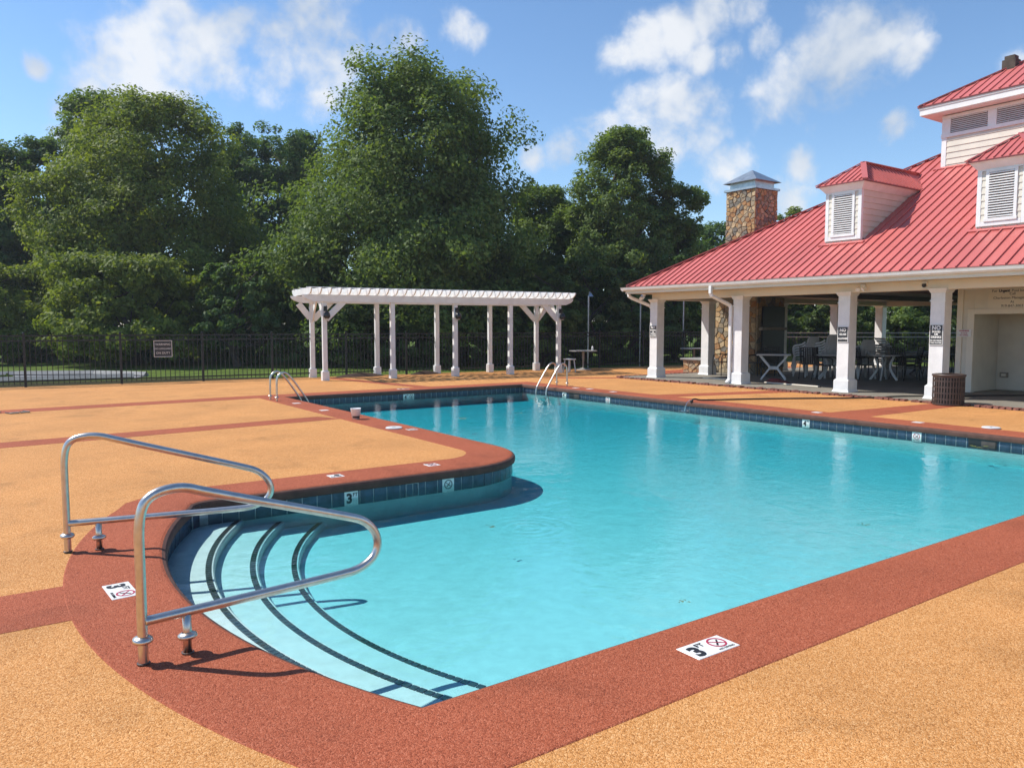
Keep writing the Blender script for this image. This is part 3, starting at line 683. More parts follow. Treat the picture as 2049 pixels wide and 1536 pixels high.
# stone chimney: every stone a piece
def clip(poly, px_, py_, nx, ny):
    out = []; n_ = len(poly)
    for i in range(n_):
        a, b_ = poly[i], poly[(i + 1) % n_]; da = (a[0] - px_) * nx + (a[1] - py_) * ny; db = (b_[0] - px_) * nx + (b_[1] - py_) * ny
        if da <= 0: out.append(a)
        if (da < 0 < db) or (db < 0 < da):
            t = da / (da - db); out.append((a[0] + (b_[0] - a[0]) * t, a[1] + (b_[1] - a[1]) * t))
    return out
def stones(parent, origin, right, wdt, z0, z1, size, seed, normal, off=(EX, YC, 0), nm='stone'):
    rg = random.Random(seed); pts = []
    nx_, nz_ = max(1, round(wdt / size)), max(1, round((z1 - z0) / (size * .8)))
    for i in range(nx_):
        for j in range(nz_): pts.append(((i + .5 + rg.uniform(-.46, .46)) * wdt / nx_, z0 + (j + .5 + rg.uniform(-.46, .46)) * (z1 - z0) / nz_))
    r_, nr = Vector(right), Vector(normal)
    for i, p in enumerate(pts):
        poly = [(0, z0), (wdt, z0), (wdt, z1), (0, z1)]
        for j, q_ in enumerate(pts):
            if j == i or abs(q_[0] - p[0]) > size * 3 or abs(q_[1] - p[1]) > size * 3: continue
            poly = clip(poly, (p[0] + q_[0]) / 2, (p[1] + q_[1]) / 2, q_[0] - p[0], q_[1] - p[1])
            if len(poly) < 3: break
        if len(poly) < 3: continue
        cx_ = sum(a[0] for a in poly) / len(poly); cz_ = sum(a[1] for a in poly) / len(poly); dep = rg.uniform(.018, .045)
        lo = []; hi = []
        for a in poly:
            d_ = math.hypot(a[0] - cx_, a[1] - cz_) + 1e-6; k1 = max(.2, 1 - .008 / d_); k2 = max(.15, 1 - .022 / d_)
            A_ = (cx_ + (a[0] - cx_) * k1, cz_ + (a[1] - cz_) * k1); B_ = (cx_ + (a[0] - cx_) * k2, cz_ + (a[1] - cz_) * k2)
            lo.append(Vector(origin) + r_ * A_[0] + Vector((0, 0, A_[1])) - nr * .01); hi.append(Vector(origin) + r_ * B_[0] + Vector((0, 0, B_[1])) + nr * (dep + rg.uniform(-.006, .006)))
        q2 = MB(); n_ = len(lo); q2.add(lo + hi, [tuple(range(n_, 2 * n_))] + [(k, (k + 1) % n_, (k + 1) % n_ + n_, k + n_) for k in range(n_)])
        me = q2.mesh(nm, rg.choice(STONES)); me.transform(Matrix.Translation((-off[0], -off[1], -off[2]))); link(nm, me, parent)
HX0, HX1, HY0, HY1 = 20.50, 21.64, 15.88, 17.05
b = MB(); b.box(HX0 + .03, HY0 + .03, 2.7, HX1 - .03, HY1 - .03, 5.95); chim = pbuild(b, 'chimney', M['pave'])
stones(chim, (HX0 + .03, HY1, 0), (0, -1, 0), HY1 - HY0, 3.35, 5.95, .165, 11, (-1, 0, 0))
stones(chim, (HX0, HY0 + .03, 0), (1, 0, 0), HX1 - HX0, 3.5, 5.95, .165, 12, (0, -1, 0))
q = MB(); q.box(HX0 - .05, HY0 - .05, 5.951, HX1 + .05, HY1 + .05, 6.02); pbuild(q, 'chimney_crown', M['galv'], chim)
q = MB(); q.box(HX0 + .09, HY0 + .09, 6.021, HX1 - .09, HY1 - .09, 6.22); pbuild(q, 'spark_screen', M['galv'], chim)
q = MB(); cx_, cy_ = (HX0 + HX1) / 2, (HY0 + HY1) / 2
q.add([(HX0 - .08, HY0 - .08, 6.221), (HX1 + .08, HY0 - .08, 6.221), (HX1 + .08, HY1 + .08, 6.221), (HX0 - .08, HY1 + .08, 6.221), (cx_, cy_, 6.66)], [(0, 1, 4), (1, 2, 4), (2, 3, 4), (3, 0, 4), (3, 2, 1, 0)])
pbuild(q, 'chimney_cap', M['galv'], chim)
b = MB(); b.box(20.35, 15.62, .03, 21.75, 17.25, 2.5); fp = pbuild(b, 'fireplace', M['pave'])
stones(fp, (20.35, 17.25, 0), (0, -1, 0), 1.63, .03, 2.5, .21, 13, (-1, 0, 0)); stones(fp, (20.35, 15.62, 0), (1, 0, 0), 1.40, .03, 2.5, .24, 14, (0, -1, 0))
q = MB(); q.box(20.55, 15.50, .25, 21.65, 15.57, 2.2); pbuild(q, 'shade_panel', M['blackm'], fp)  # black panel added to darken the shaded side of the fireplace
q = MB(); q.box(20.42, 15.44, 1.45, 21.72, 15.57, 1.54); pbuild(q, 'mantel', M['wood'], fp)
lw = empty('stone_seat_wall', (20.0, 17.8, 0)); tag(lw, 'low stone seat wall with a grey slab top beside the chimney', 'wall')
q = MB(); q.box(.03, -.4, -.02, 1.2, .55, .42); q.build('wall_core', M['pave'], lw); q = MB(); q.box(-.08, -.48, .421, 1.3, .62, .48); q.build('slab', M['kerb'], lw, bevel=.01)
stones(lw, (20.03, 18.35, 0), (0, -1, 0), .95, .0, .42, .2, 15, (-1, 0, 0), off=(20.0, 17.8, 0)); stones(lw, (20.03, 17.4, 0), (1, 0, 0), 1.17, .0, .42, .2, 16, (0, -1, 0), off=(20.0, 17.8, 0))

# enclosed room at the right with an open counter bay
WX = 19.10
rm = MB(); rm.box(WX + .03, 8.58, .03, WX + .18, 8.93, 2.52); wall = pbuild(rm, 'room_wall', M['siding'])
def wtr(x0, ya, z0, x1, yb, z1, m='cream', nm='wall_trim', par=None):
    q = MB(); q.box(x0, ya, z0, x1, yb, z1); return pbuild(q, nm, M[m], par or wall, bevel=.004)
wtr(WX + .19, 8.81, .03, XB - .9, 8.93, 2.52, 'siding', 'side_wall'); wtr(WX + .03, -2, .03, WX + .18, 6.2, 2.52, 'siding', 'front_wall')
wtr(WX + .03, 6.2, 1.90, WX + .18, 8.579, 2.52, 'siding', 'header_wall')
wtr(WX, 8.82, .03, WX + .029, 8.95, 2.5, nm='corner_board'); wtr(WX - .005, 8.56, .03, WX + .029, 8.71, 1.985, nm='bay_casing'); wtr(WX - .006, 6.1, 1.86, WX + .029, 8.559, 1.985, nm='bay_head')
wtr(WX + .19, 8.64, .03, 20.55, 8.70, 1.90, 'siding', 'bay_side'); wtr(20.55, 6.1, .03, 20.62, 8.70, 1.90, 'siding', 'bay_back'); wtr(WX + .181, 6.1, 1.90, 20.6, 8.70, 1.94, 'siding', 'bay_ceiling')
z = .05
while z < 1.8:
    q = MB(); q.add([(20.535, 6.2, z), (20.535, 8.635, z), (20.547, 8.635, z + .15), (20.547, 6.2, z + .15), (20.549, 6.2, z), (20.549, 8.635, z)], [(0, 1, 2, 3), (0, 4, 5, 1)]); pbuild(q, 'siding_board', M['siding'], wall); z += .152
# small fittings on beams
for (y, nm, lb) in ((9.95, 'flood_light', 'twin-head flood light on the beam above the middle column'), (8.55, 'security_camera', 'small dome camera on the beam near the right column')):
    t = empty(nm, (BX, y, 2.5)); tag(t, lb, 'light' if 'flood' in nm else 'camera')
    q = MB(); q.box(-.04, -.05, -.04, 0, .05, .04); q.build('mount', M['white'], t, bevel=.004)
    if 'flood' in nm:
        for s in (-1, 1): q = MB(); q.lathe([(0, 0), (.03, .0), (.05, .09), (0, .09)], 12); q.build('lamp_head', M['white'], t, loc=(-.07, .09 * s, -.04), rot=(0, R(-120), R(25 * s)))
    else:
        q = MB(); q.lathe([(0, -.07), (.03, -.06), (.045, -.03), (.045, .01), (0, .01)], 14); q.build('dome', M['blackp'], t, loc=(-.05, 0, -.02), smooth=True)
t = empty('flood_light', (EX + .35, Y1 - .42, 2.48)); tag(t, 'small white flood light under the roof corner', 'light')
for s in (-1, 1): q = MB(); q.lathe([(0, 0), (.03, .0), (.05, .09), (0, .09)], 12); q.build('lamp_head', M['white'], t, loc=(-.05, .06 * s, -.03), rot=(0, R(-125), R(30 * s)))
q = MB(); q.box(-.03, -.04, .0, .03, .04, .05); q.build('mount', M['white'], t)
t = empty('door_box', (20.53, 8.45, .40)); tag(t, 'tan electrical box low on the bay back wall', 'outlet box'); q = MB(); q.box(-.05, -.09, -.06, 0, .09, .06); q.build('box', M['wood'], t, bevel=.006); q = MB(); q.box(-.056, -.05, -.03, -.05, .05, .03); q.build('cover', M['cream'], t)

# signs
def sign(name, label, origin, right, up, wd, ht, lines, plate, ink, border=None, cat='sign'):
    t = empty(name); t.matrix_world = frame(origin, right, up); tag(t, label, cat)
    q = MB(); q.box(-wd / 2, -ht / 2, 0, wd / 2, ht / 2, .006); q.build('plate', plate, t)
    if border:
        q = MB(); e = min(.013, .012 * (wd / .28))
        for (a, b_, c_, d_) in ((-wd / 2, ht / 2 - e, wd / 2, ht / 2), (-wd / 2, -ht / 2, wd / 2, -ht / 2 + e), (-wd / 2, -ht / 2 + e, -wd / 2 + e, ht / 2 - e), (wd / 2 - e, -ht / 2 + e, wd / 2, ht / 2 - e)): q.box(a, b_, .0062, c_, d_, .009)
        q.build('border', border, t)
    for (txt, y, size, bold, dx) in lines:
        me = text_mesh(txt, size, ink, bold); link('lettering', me, t, (dx, y, .0075))
    return t
SX = 16.80 - .009
sign('column_sign', 'black sign reading NO GLASS ALLOWED on the middle column', (SX, 10.42, 1.39), (0, -1, 0), (0, 0, 1), .27, .37, [('NO', .10, .10, .004, 0), ('GLASS', 0, .062, .003, 0), ('ALLOWED', -.10, .055, .003, 0)], M['signb'], M['marker'], M['marker'])
sign('column_sign', 'black sign reading NO FOOD OR DRINKS on the column by the bin', (SX, 8.27, 1.40), (0, -1, 0), (0, 0, 1), .28, .44, [('NO', .145, .115, .005, 0), ('FOOD', .065, .06, .003, 0), ('OR', .01, .055, .003, 0), ('DRINKS', -.05, .062, .003, 0), ('IN OR NEAR', -.12, .042, .002, 0), ('THE WATER', -.17, .042, .002, 0)], M['signb'], M['marker'], M['marker'])
sign('column_sign', 'small black and white rule sign on the corner column', (SX, 16.62, 1.42), (0, -1, 0), (0, 0, 1), .27, .36, [('NO', .115, .10, .004, 0), ('SMOKING', .035, .05, .003, 0), ('OR', -.015, .045, .003, 0), ('VAPING', -.065, .058, .003, 0), ('ALLOWED', -.125, .05, .003, 0)], M['signb'], M['marker'], M['marker'])
sign('notice_board', 'beige notice with an urgent pool phone number above the bay', (WX + .018, 7.78, 2.195), (0, -1, 0), (0, 0, 1), 1.0, .46, [('For', .185, .08, 0, -.37), ('Urgent', .185, .08, .004, -.17), ('Pool Issues', .185, .08, 0, .16), ('Call', .115, .08, 0, 0), ('Charleston Management', .025, .08, 0, 0), ('At', -.065, .08, 0, 0), ('919-847-3003', -.155, .08, 0, 0)], M['cream'], M['ink'])
sign('rule_notice', 'small white notice with red heading beside the bay', (WX - .018, 8.76, 1.42), (0, -1, 0), (0, 0, 1), .32, .17, [('WARNING', .055, .045, .002, 0), ('0 0 0 0', .0, .05, .001, 0), ('NO DIVING', -.05, .035, .001, 0)], M['plast'], M['redink'])

# ------------------------------------------------------------------ pergola
PA = math.atan2(-1.0, 8.0)
pg = empty('pergola', (8.30, 21.40, 0), PA); tag(pg, 'long white pergola with close-set rafters behind the pool', 'pergola')
def pgb(mb, nm, par=pg, bevel=.004): return mb.build(nm, M['white'], par, bevel=bevel)
PX = [0.0, 2.06, 4.12, 6.08, 7.92]; PD = 1.52
s = MB(); s.box(-.065, -.065, .25, .065, .065, 2.48); pme = s.mesh('post', M['white'], .005)
s = MB(); s.box(-.10, -.10, 0, .10, .10, .27); s.frustum(-.10, -.10, .27, .10, .10, .285, .03, .03); pbme = s.mesh('post_base', M['white'], .004)
for row in (0, 1):
    for x in PX:
        p = link('post', pme, pg, (x, row * PD, 0)); link('post_base', pbme, p)
for row in (0, 1):
    y = row * PD
    for s_ in (-1, 1):      # twin header boards either side of the posts, ends cut in a scoop
        q = MB(); L0, L1 = -.62, PX[-1] + .52; z0, z1 = 2.28, 2.485
        poly = [(L0, z1), (L1, z1), (L1 - .03, z1 - .07), (L1 - .10, z1 - .13), (L1 - .22, z1 - .175), (L1 - .3, z0), (L0 + .3, z0), (L0 + .22, z1 - .175), (L0 + .10, z1 - .13), (L0 + .03, z1 - .07)]
        q.prism([(x, y + s_ * .088 - .02, z) for x, z in poly], (0, .04, 0)); pgb(q, 'header_beam')
def rafter_poly(y0, y1, z0, z1):
    return [(y0, z1), (y1, z1), (y1 - .015, z1 - .05), (y1 - .06, z1 - .10), (y1 - .14, z1 - .15), (y1 - .24, z0), (y0 + .24, z0), (y0 + .14, z1 - .15), (y0 + .06, z1 - .10), (y0 + .015, z1 - .05)]
q = MB(); q.prism([(-.019, y, z) for y, z in rafter_poly(-.50, PD + .50, 2.487, 2.675)], (.038, 0, 0)); rme = q.mesh('rafter', M['white'], .004)
nr = 32
for i in range(nr): link('rafter', rme, pg, (-.46 + (PX[-1] + .82) * i / (nr - 1), random.uniform(-.006, .006), random.uniform(0, .002)))
for y in (-.12, PD * .5, PD + .12):
    q = MB(); q.box(-.52, y - .018, 2.679, PX[-1] + .42, y + .018, 2.70); pgb(q, 'top_batten')
def brace(p, q_, wd=.05, ht=.18, up=(0, 0, 1)):
    m_ = MB(); m_.bar(p, q_, wd, ht, up); pgb(m_, 'knee_brace')
for x in (0, PX[-1]):
    for y in (0, PD):
        s_ = 1 if x == 0 else -1; t_ = 1 if y == 0 else -1
        brace((x + s_ * .05, y, 1.78), (x + s_ * .68, y, 2.40))
        brace((x, y + t_ * .05, 1.78), (x, y + t_ * .62, 2.43))
brace((PX[-1] + .05, PD, 1.82), (PX[-1] + .45, PD, 2.30)); brace((-.05, PD, 1.82), (-.40, PD, 2.26))
def wlamp(x, label):
    t = empty('hanging_lamp', pg.matrix_basis @ Vector((x, -.075, 1.95)), PA); tag(t, label, 'lamp', 'lamps on the pergola posts')
    q = MB(); q.lathe([(0, -.16), (.06, -.15), (.10, -.10), (.09, -.02), (.045, .05), (0, .06)], 16); q.build('shade', M['blackp'], t, smooth=True, loc=(.03, -.12, 0))
    q = MB(); q.tube([(.03, -.12, .05), (.03, -.12, .16), (.03, -.09, .21), (.03, -.03, .20), (.03, .0, .14)], .010, 6); q.build('arm', M['blackp'], t)
    q = MB(); q.box(-.03, -.012, .06, .07, .010, .2); q.build('bracket', M['blackp'], t)
    q = MB(); q.lathe([(0, -.15), (.055, -.149), (.05, -.17), (0, -.18)], 12); q.build('lens', M['galv'], t, loc=(.03, -.12, 0))
wlamp(0, 'black hanging lamp on the leftmost front pergola post'); wlamp(PX[2], 'black hanging lamp on the middle front pergola post'); wlamp(PX[-1], 'black hanging lamp on the rightmost front pergola post')

# ------------------------------------------------------------------ fence
fn = empty('iron_fence', (0, 23.66, 0), math.atan(-.09)); tag(fn, 'black iron picket fence along the back of the pool deck', 'fence')
H_ = 1.36
pk = MB().box(-.0085, -.0085, .06, .0085, .0085, H_ - .06).mesh('picket', M['blackm'])
po = MB(); po.box(-.03, -.03, -.15, .03, .03, H_ + .02); po.lathe([(.0, H_ + .065), (.028, H_ + .055), (.034, H_ + .035), (.028, H_ + .02)], 8); pome = po.mesh('fence_post', M['blackm'])
k = 0; x = -9.0
posts = [-8.6, -6.3, -3.8, -1.3, 1.02, 3.25, 5.35, 7.3, 9.58, 11.6, 13.5, 15.5, 17.45, 19.4, 21.5, 23.6, 25.7, 27.8]
for p in posts: link('fence_post', pome, fn, (p, 0, 0))
for i in range(len(posts) - 1):
    a, b_ = posts[i], posts[i + 1]
    q = MB()
    for z in (H_ - .03, H_ - .16, .14): q = MB(); q.box(a + .031, -.016, z - .018, b_ - .031, .016, z + .018); q.build('fence_rail', M['blackm'], fn)
    npk = max(2, round((b_ - a) / .122))
    if i > 1:
        for j in range(1, npk): link('picket', pk, fn, (a + (b_ - a) * j / npk, 0, 0))
ws = frame((4.29, fenceY(4.29) - .035, .95), (1, -.09, 0), (0, 0, 1))
t = sign('warning_sign', 'black sign reading WARNING NO LIFEGUARD ON DUTY hung on the fence', (4.29, fenceY(4.29) - .04, .95), (1, -.09, 0), (0, 0, 1), .47, .46, [('WARNING', .12, .08, .0, 0), ('NO LIFEGUARD', 0, .06, .0, 0), ('ON DUTY', -.12, .08, .0, 0)], M['signb'], M['marker'], M['marker'])
# pale railing beyond the pavilion
fr = empty('white_railing', (27.5, 18.5, 0)); tag(fr, 'pale metal railing seen behind the pavilion', 'railing')
for z in (1.10, 1.28): q = MB(); q.bar((0, 3.5, z), (9, -4, z), .03, .04); q.build('rail', M['kerb'], fr)
pk2 = MB().box(-.008, -.008, .05, .008, .008, 1.26).mesh('baluster', M['blackm'])
for j in range(88): link('baluster', pk2, fr, (9 * j / 87, 3.5 - 7.5 * j / 87, 0))

# ------------------------------------------------------------------ stair handrails
def smooth_path(pts, it=3):
    P_ = [Vector(p) for p in pts]
    for _ in range(it):
        Q = [P_[0]]
        for i in range(len(P_) - 1): Q += [P_[i] * .75 + P_[i + 1] * .25, P_[i] * .25 + P_[i + 1] * .75]
        P_ = Q + [P_[-1]]
    return P_
def handrail(x, y, rz, label, tail, ln=1.0):
    t = empty('handrail', (x, y, .008), rz); tag(t, label, 'handrail', 'handrails at the pool steps')
    loop = smooth_path([(0, 0, 0), (0, 0, .45), (.0, 0, .70), (.045, 0, .80), (.19, 0, .825), (.32, 0, .775), (1.05, 0, .545), (1.17, 0, .50), (1.245, 0, .40), (1.235, 0, .295), (1.13, 0, .23), (1.0, 0, .222), (.5, 0, .21), (.012, 0, .20)], 3)
    loop = [Vector((p.x * ln if p.x > .3 else p.x + max(0, p.x - .2) * (ln - 1), p.y, p.z)) for p in loop] if ln == 1 else [Vector((p.x * (1 + (ln - 1) * min(1, p.x / .3)), p.y, p.z)) for p in loop]
    q = MB(); q.tube(loop, .0235, 14); q.build('rail_tube', M['steel'], t, smooth=True)
    q = MB(); q.tube([(.20, 0, 0), (.20, 0, .205)], .021, 12); q.build('short_leg', M['steel'], t, smooth=True)
    for xx, zz, tl in ((0, .115, tail), (.20, .085, -tail)):
        q = MB(); q.lathe([(.024, -.012), (.042, -.012), (.047, -.004), (.044, .008), (.030, .016), (.024, .018)], 20); q.build('flange', M['steel'], t, loc=(xx, 0, zz), rot=(R(tl), R(tl * .6), 0), smooth=True)
    for xx in (0, .20):
        q = MB(); q.lathe([(.030, 0), (.030, .004), (.0235, .006)], 16); q.build('anchor_ring', M['brownm'], t, loc=(xx, 0, .0))
    return t
handrail(.585, 3.885, R(3), 'steel handrail nearer the camera at the curved pool steps', 4)
handrail(.47, 6.16, R(-17), 'steel handrail farther from the camera at the curved pool steps', 5, 1.11)

# ------------------------------------------------------------------ ladders
def ladder(x, y, rz, label):
    t = empty('pool_ladder', (x, y, .008), rz); tag(t, label, 'ladder', 'pool ladders')
    path = smooth_path([(0, 0, 0), (0, 0, .38), (.02, 0, .54), (.16, 0, .62), (.30, 0, .52), (.62, 0, .05), (.70, 0, -.08), (.70, 0, -.44)], 3)
    for s in (-.22, .22):
        q = MB(); q.tube([(p.x, s, p.z) for p in path], .021, 12); q.build('ladder_rail', M['steel'], t, smooth=True)
        q = MB(); q.lathe([(.024, 0), (.05, .0), (.046, .014), (.03, .024), (.024, .026)], 16); q.build('flange', M['steel'], t, loc=(0, s, .07), smooth=True)
    for z in (-.27, -.39): q = MB(); q.box(.66, -.2, z - .015, .75, .2, z + .01); q.build('tread', M['plast'], t)
    return t
ladder(5.16, 16.30, 0, 'steel ladder at the far left corner of the pool'); ladder(12.72, 15.92, math.pi, 'steel ladder at the far right side of the pool')

# ------------------------------------------------------------------ depth markers
RG0, RG1 = ring_mesh(.042, .052, M['redink']), ring_mesh(.042, .052, M['ink'])
T3, T4 = text_mesh('3', .135, M['ink'], .006), text_mesh('4', .135, M['ink'], .005)
TF = text_mesh('FT', .05, M['ink'], .001); TN = text_mesh('NO DIVING', .021, M['ink'], 0)
PLW, PLS = MB().box(-.15, -.075, -.004, .15, .075, .004).mesh('plate', M['marker'], .002), MB().box(-.075, -.075, -.004, .075, .075, .004).mesh('plate', M['marker'], .002)
def diver(par, x, y, ringm, ink):
    link('symbol_ring', ringm, par, (x, y, .0045)); q = MB()
    q.bar((x - .034, y + .026, .0052), (x + .034, y - .026, .0052), .007, .0012); q.build('symbol_slash', M['redink'] if ringm == RG0 else M['ink'], par)
    q = MB(); q.bar((x - .022, y - .026, .0048), (x + .008, y + .004, .0048), .010, .0014); q.bar((x + .004, y, .0049), (x + .024, y + .024, .0049), .009, .0014); q.bar((x, y, .005), (x + .022, y - .012, .005), .006, .0014); q.build('symbol_diver', M['ink'], par)
def marker(origin, right, up, kind, label, digit=T3, ringm=RG0, grp='depth markers set in the pool border'):
    t = empty('depth_marker'); t.matrix_world = frame(origin, right, up); tag(t, label, 'depth marker', grp)
    if kind == 'both':
        link('plate', PLW, t); link('depth_digit', digit, t, (-.09, -.012, .0045)); link('unit_text', TF, t, (-.028, .035, .0045)); diver(t, .075, .012, ringm, M['ink']); link('small_text', TN, t, (.075, -.055, .0045))
    elif kind == 'digit':
        link('plate', PLS, t); link('depth_digit', digit, t, (-.022, -.005, .0045)); link('unit_text', TF, t, (.042, .035, .0045))
    else:
        link('plate', PLS, t); diver(t, 0, .008, ringm, M['ink'])
        if ringm == RG0: link('small_text', TN, t, (0, -.058, .0045))
    return t
zt = .0025
marker((2.925, 2.485, zt), (1, 0, 0), (0, 1, 0), 'both', 'white 3 FT no diving plate on the near border at lower right')
marker((.652, 5.07, zt), (.06, -1, 0), (1, .06, 0), 'both', 'white 3 FT no diving plate between the two handrails')
marker((3.08, 7.70, zt), (-1, 0, 0), (0, -1, 0), 'digit', 'white 3 FT plate on the peninsula front border'); marker((4.24, 7.69, zt), (-1, 0, 0), (0, -1, 0), 'sym', 'white no diving plate near the peninsula tip')
marker((5.45, 10.51, zt), (0, 1, 0), (-1, 0, 0), 'digit', 'white plate beside the oval lid on the peninsula border'); marker((5.34, 13.86, zt), (0, 1, 0), (1, 0, 0), 'sym', 'white plate on the border just beyond the paper cup')
marker((5.36, 15.44, zt), (0, 1, 0), (1, 0, 0), 'digit', 'white plate on the border nearest the left ladder')
marker((12.66, 8.32, zt), (0, -1, 0), (-1, 0, 0), 'digit', 'white plate on the right border in front of the middle column', T4); marker((12.72, 6.50, zt), (0, -1, 0), (-1, 0, 0), 'sym', 'white plate on the right border in front of the bin')
marker((12.58, 13.76, zt), (0, -1, 0), (-1, 0, 0), 'sym', 'white plate on the right border facing the corner column'); marker((12.56, 15.15, zt), (0, -1, 0), (-1, 0, 0), 'digit', 'white plate next to the right ladder', T4); marker((12.66, 14.72, zt), (0, -1, 0), (-1, 0, 0), 'sym', 'white plate second from the right ladder')
marker((8.80, 17.42, zt), (1, 0, 0), (0, 1, 0), 'both', 'white plate on the far border below the pergola', T4)
zw = -.172; g2 = 'depth plates in the waterline tile'
PT = PEN - .0125
marker((3.10, PT, zw), (1, 0, 0), (0, 0, 1), 'digit', 'upright 3 FT plate in the tile of the peninsula wall', T3, RG1, g2); marker((4.25, PT, zw), (1, 0, 0), (0, 0, 1), 'sym', 'upright no diving plate in the tile of the peninsula wall', T3, RG1, g2)
marker((8.78, FAR - .0125, zw), (1, 0, 0), (0, 0, 1), 'both', 'upright 4 FT no diving plate in the far wall tile', T4, RG1, g2)
marker((EAST - .0125, 15.25, zw), (0, -1, 0), (0, 0, 1), 'digit', 'upright 4 FT plate in the wall tile under the right ladder', T4, RG1, g2); marker((EAST - .0125, 13.6, zw), (0, -1, 0), (0, 0, 1), 'sym', 'upright no diving plate in the right wall left of the hose', T3, RG0, g2)
marker((EAST - .0125, 8.28, zw), (0, -1, 0), (0, 0, 1), 'digit', 'upright 4 FT plate in the right wall tile below the middle column', T4, RG1, g2); marker((EAST - .0125, 6.28, zw), (0, -1, 0), (0, 0, 1), 'sym', 'upright no diving plate in the right wall tile below the bin', T3, RG0, g2)
# outlined inspection tile
t = empty('outlined_tile'); t.matrix_world = frame((3.80, PT, zw), (1, 0, 0), (0, 0, 1)); tag(t, 'dark waterline tile with a pale grout outline between the two plates', 'tile')
q = MB()
for (a, b_, c_, d_) in ((-.078, .066, .078, .076), (-.078, -.076, .078, -.066), (-.078, -.0655, -.068, .0655), (.068, -.0655, .078, .0655)): q.box(a, b_, .0, c_, d_, .003)
q.build('outline', M['grout'], t)
for (y, lb) in ((5.30, 'dark skimmer opening in the right wall near the frame edge'), (14.85, 'dark skimmer opening in the wall beside the right ladder')):
    t = empty('skimmer'); t.matrix_world = frame((EAST - .0125, y, -.165), (0, -1, 0), (0, 0, 1)); tag(t, lb, 'skimmer', 'skimmers in the right wall')
    q = MB(); q.box(-.20, -.06, 0, .20, .065, .004); q.build('mouth', M['blackp'], t); q = MB(); q.box(-.015, -.055, .0045, .18, .045, .008); q.build('weir', M['brownm'], t)
# oval lids
def lid(x, y, rx, ry, label):
    t = empty('skimmer_plate', (x, y, .0085)); tag(t, label, 'lid', 'white lids in the border'); q = MB(); q.lathe([(0, .018), (.9, .018), (1, .010), (1, 0)], 28); o_ = q.build('cover', M['plast'], t); o_.scale = (rx, ry, 1)
    q = MB(); q.box(-.03, -.006, .0185, .03, .006, .0205); q.build('grip', M['blackp'], t)
lid(5.28, 10.78, .13, .13, 'round white lid on the peninsula edge near the paper cup'); lid(12.92, 5.47, .13, .13, 'round white lid on the right border near the frame edge')

# paper cup, debris, hose
t = empty('paper_cup', (5.27, 12.22, .0085)); tag(t, 'white paper cup with dark print standing on the red border', 'cup')
q = MB(); q.lathe([(0, 0), (.062, 0), (.088, .175), (.092, .182), (.086, .182), (.062, .012), (0, .012)], 24); q.build('cup_wall', M['paper'], t, smooth=True)
q = MB(); q.lathe([(.0655, .02), (.0705, .055)], 24); me = q.mesh('print', M['signb']); me2 = bmesh.new(); me2.from_mesh(me)
for f in [f for f in me2.faces if not (R(200) < (math.atan2(f.calc_center_median().y, f.calc_center_median().x) % (2 * math.pi)) < R(330))]: me2.faces.remove(f)
me2.to_mesh(me); me2.free(); me.transform(Matrix.Diagonal((1.01, 1.01, 1, 1))); link('print', me, t)
def debris(x, y, rz, label):
    t = empty('sunglasses', (x, y, .0), rz); tag(t, label, 'debris')
    q = MB()
    for s in (-.09, .09): q.tube([(s + .075 * math.cos(a), .055 * math.sin(a), .02) for a in [k * math.pi / 6 for k in range(13)]], .012, 6)
    q.tube([(-.02, 0, .02), (.02, 0, .03)], .01, 6); q.build('frame', M['wood'], t)
    q = MB(); q.tube([(-.165, 0, .02), (-.15, .2, .02)], .01, 6); q.tube([(.165, 0, .02), (.15, .2, .02)], .01, 6); q.build('arms', M['blackp'], t)
debris(.60, 16.55, .4, 'small dark and pale litter piece on the left deck'); debris(.22, 16.80, 1.2, 'small dark litter piece at the left frame edge')
t = empty('garden_hose', (12.4, 10.9, 0)); tag(t, 'black hose running from the pavilion to the pool edge', 'hose')
hp = smooth_path([(-.14, .10, .012), (-.10, .10, .055), (-.02, .08, .060), (.05, .06, .032), (.4, -.05, .026), (1.3, -.30, .018), (2.2, -.78, .018), (3.2, -1.40, .018), (3.75, -1.78, .03), (4.0, -1.95, .055), (4.6, -2.25, .055), (5.4, -2.7, .052), (6.3, -3.2, .052), (7.2, -3.75, .05)], 3)
q = MB(); q.tube(hp, .017, 8); q.build('hose_line', M['hose'], t, smooth=True)
q = MB(); q.tube([(7.2 + .28 * math.cos(a) * (1 + .02 * a), -4.05 + .28 * math.sin(a) * (1 + .02 * a), .05 + .004 * a) for a in [k * .35 for k in range(52)]], .017, 6); q.build('coil', M['hose'], t, smooth=True)
q = MB(); q.tube([(-.17, .10, .012), (-.10, .10, .012)], .022, 8); q.build('nozzle', M['brownm'], t)
t = empty('water_jet', (12.22, 11.0, -.168)); tag(t, 'thin jet of water falling from the hose end into the pool', 'water jet')
q = MB(); q.tube([(.0, 0, .205), (-.06, 0, .19), (-.13, -.01, .12), (-.17, -.012, .0)], [.011, .010, .009, .012], 8); q.build('stream', M['jet'], t, smooth=True)
q = MB(); q.lathe([(0, .012), (.05, .008), (.09, .012), (.13, .002)], 16); q.build('splash', M['jet'], t, loc=(-.17, -.01, 0))
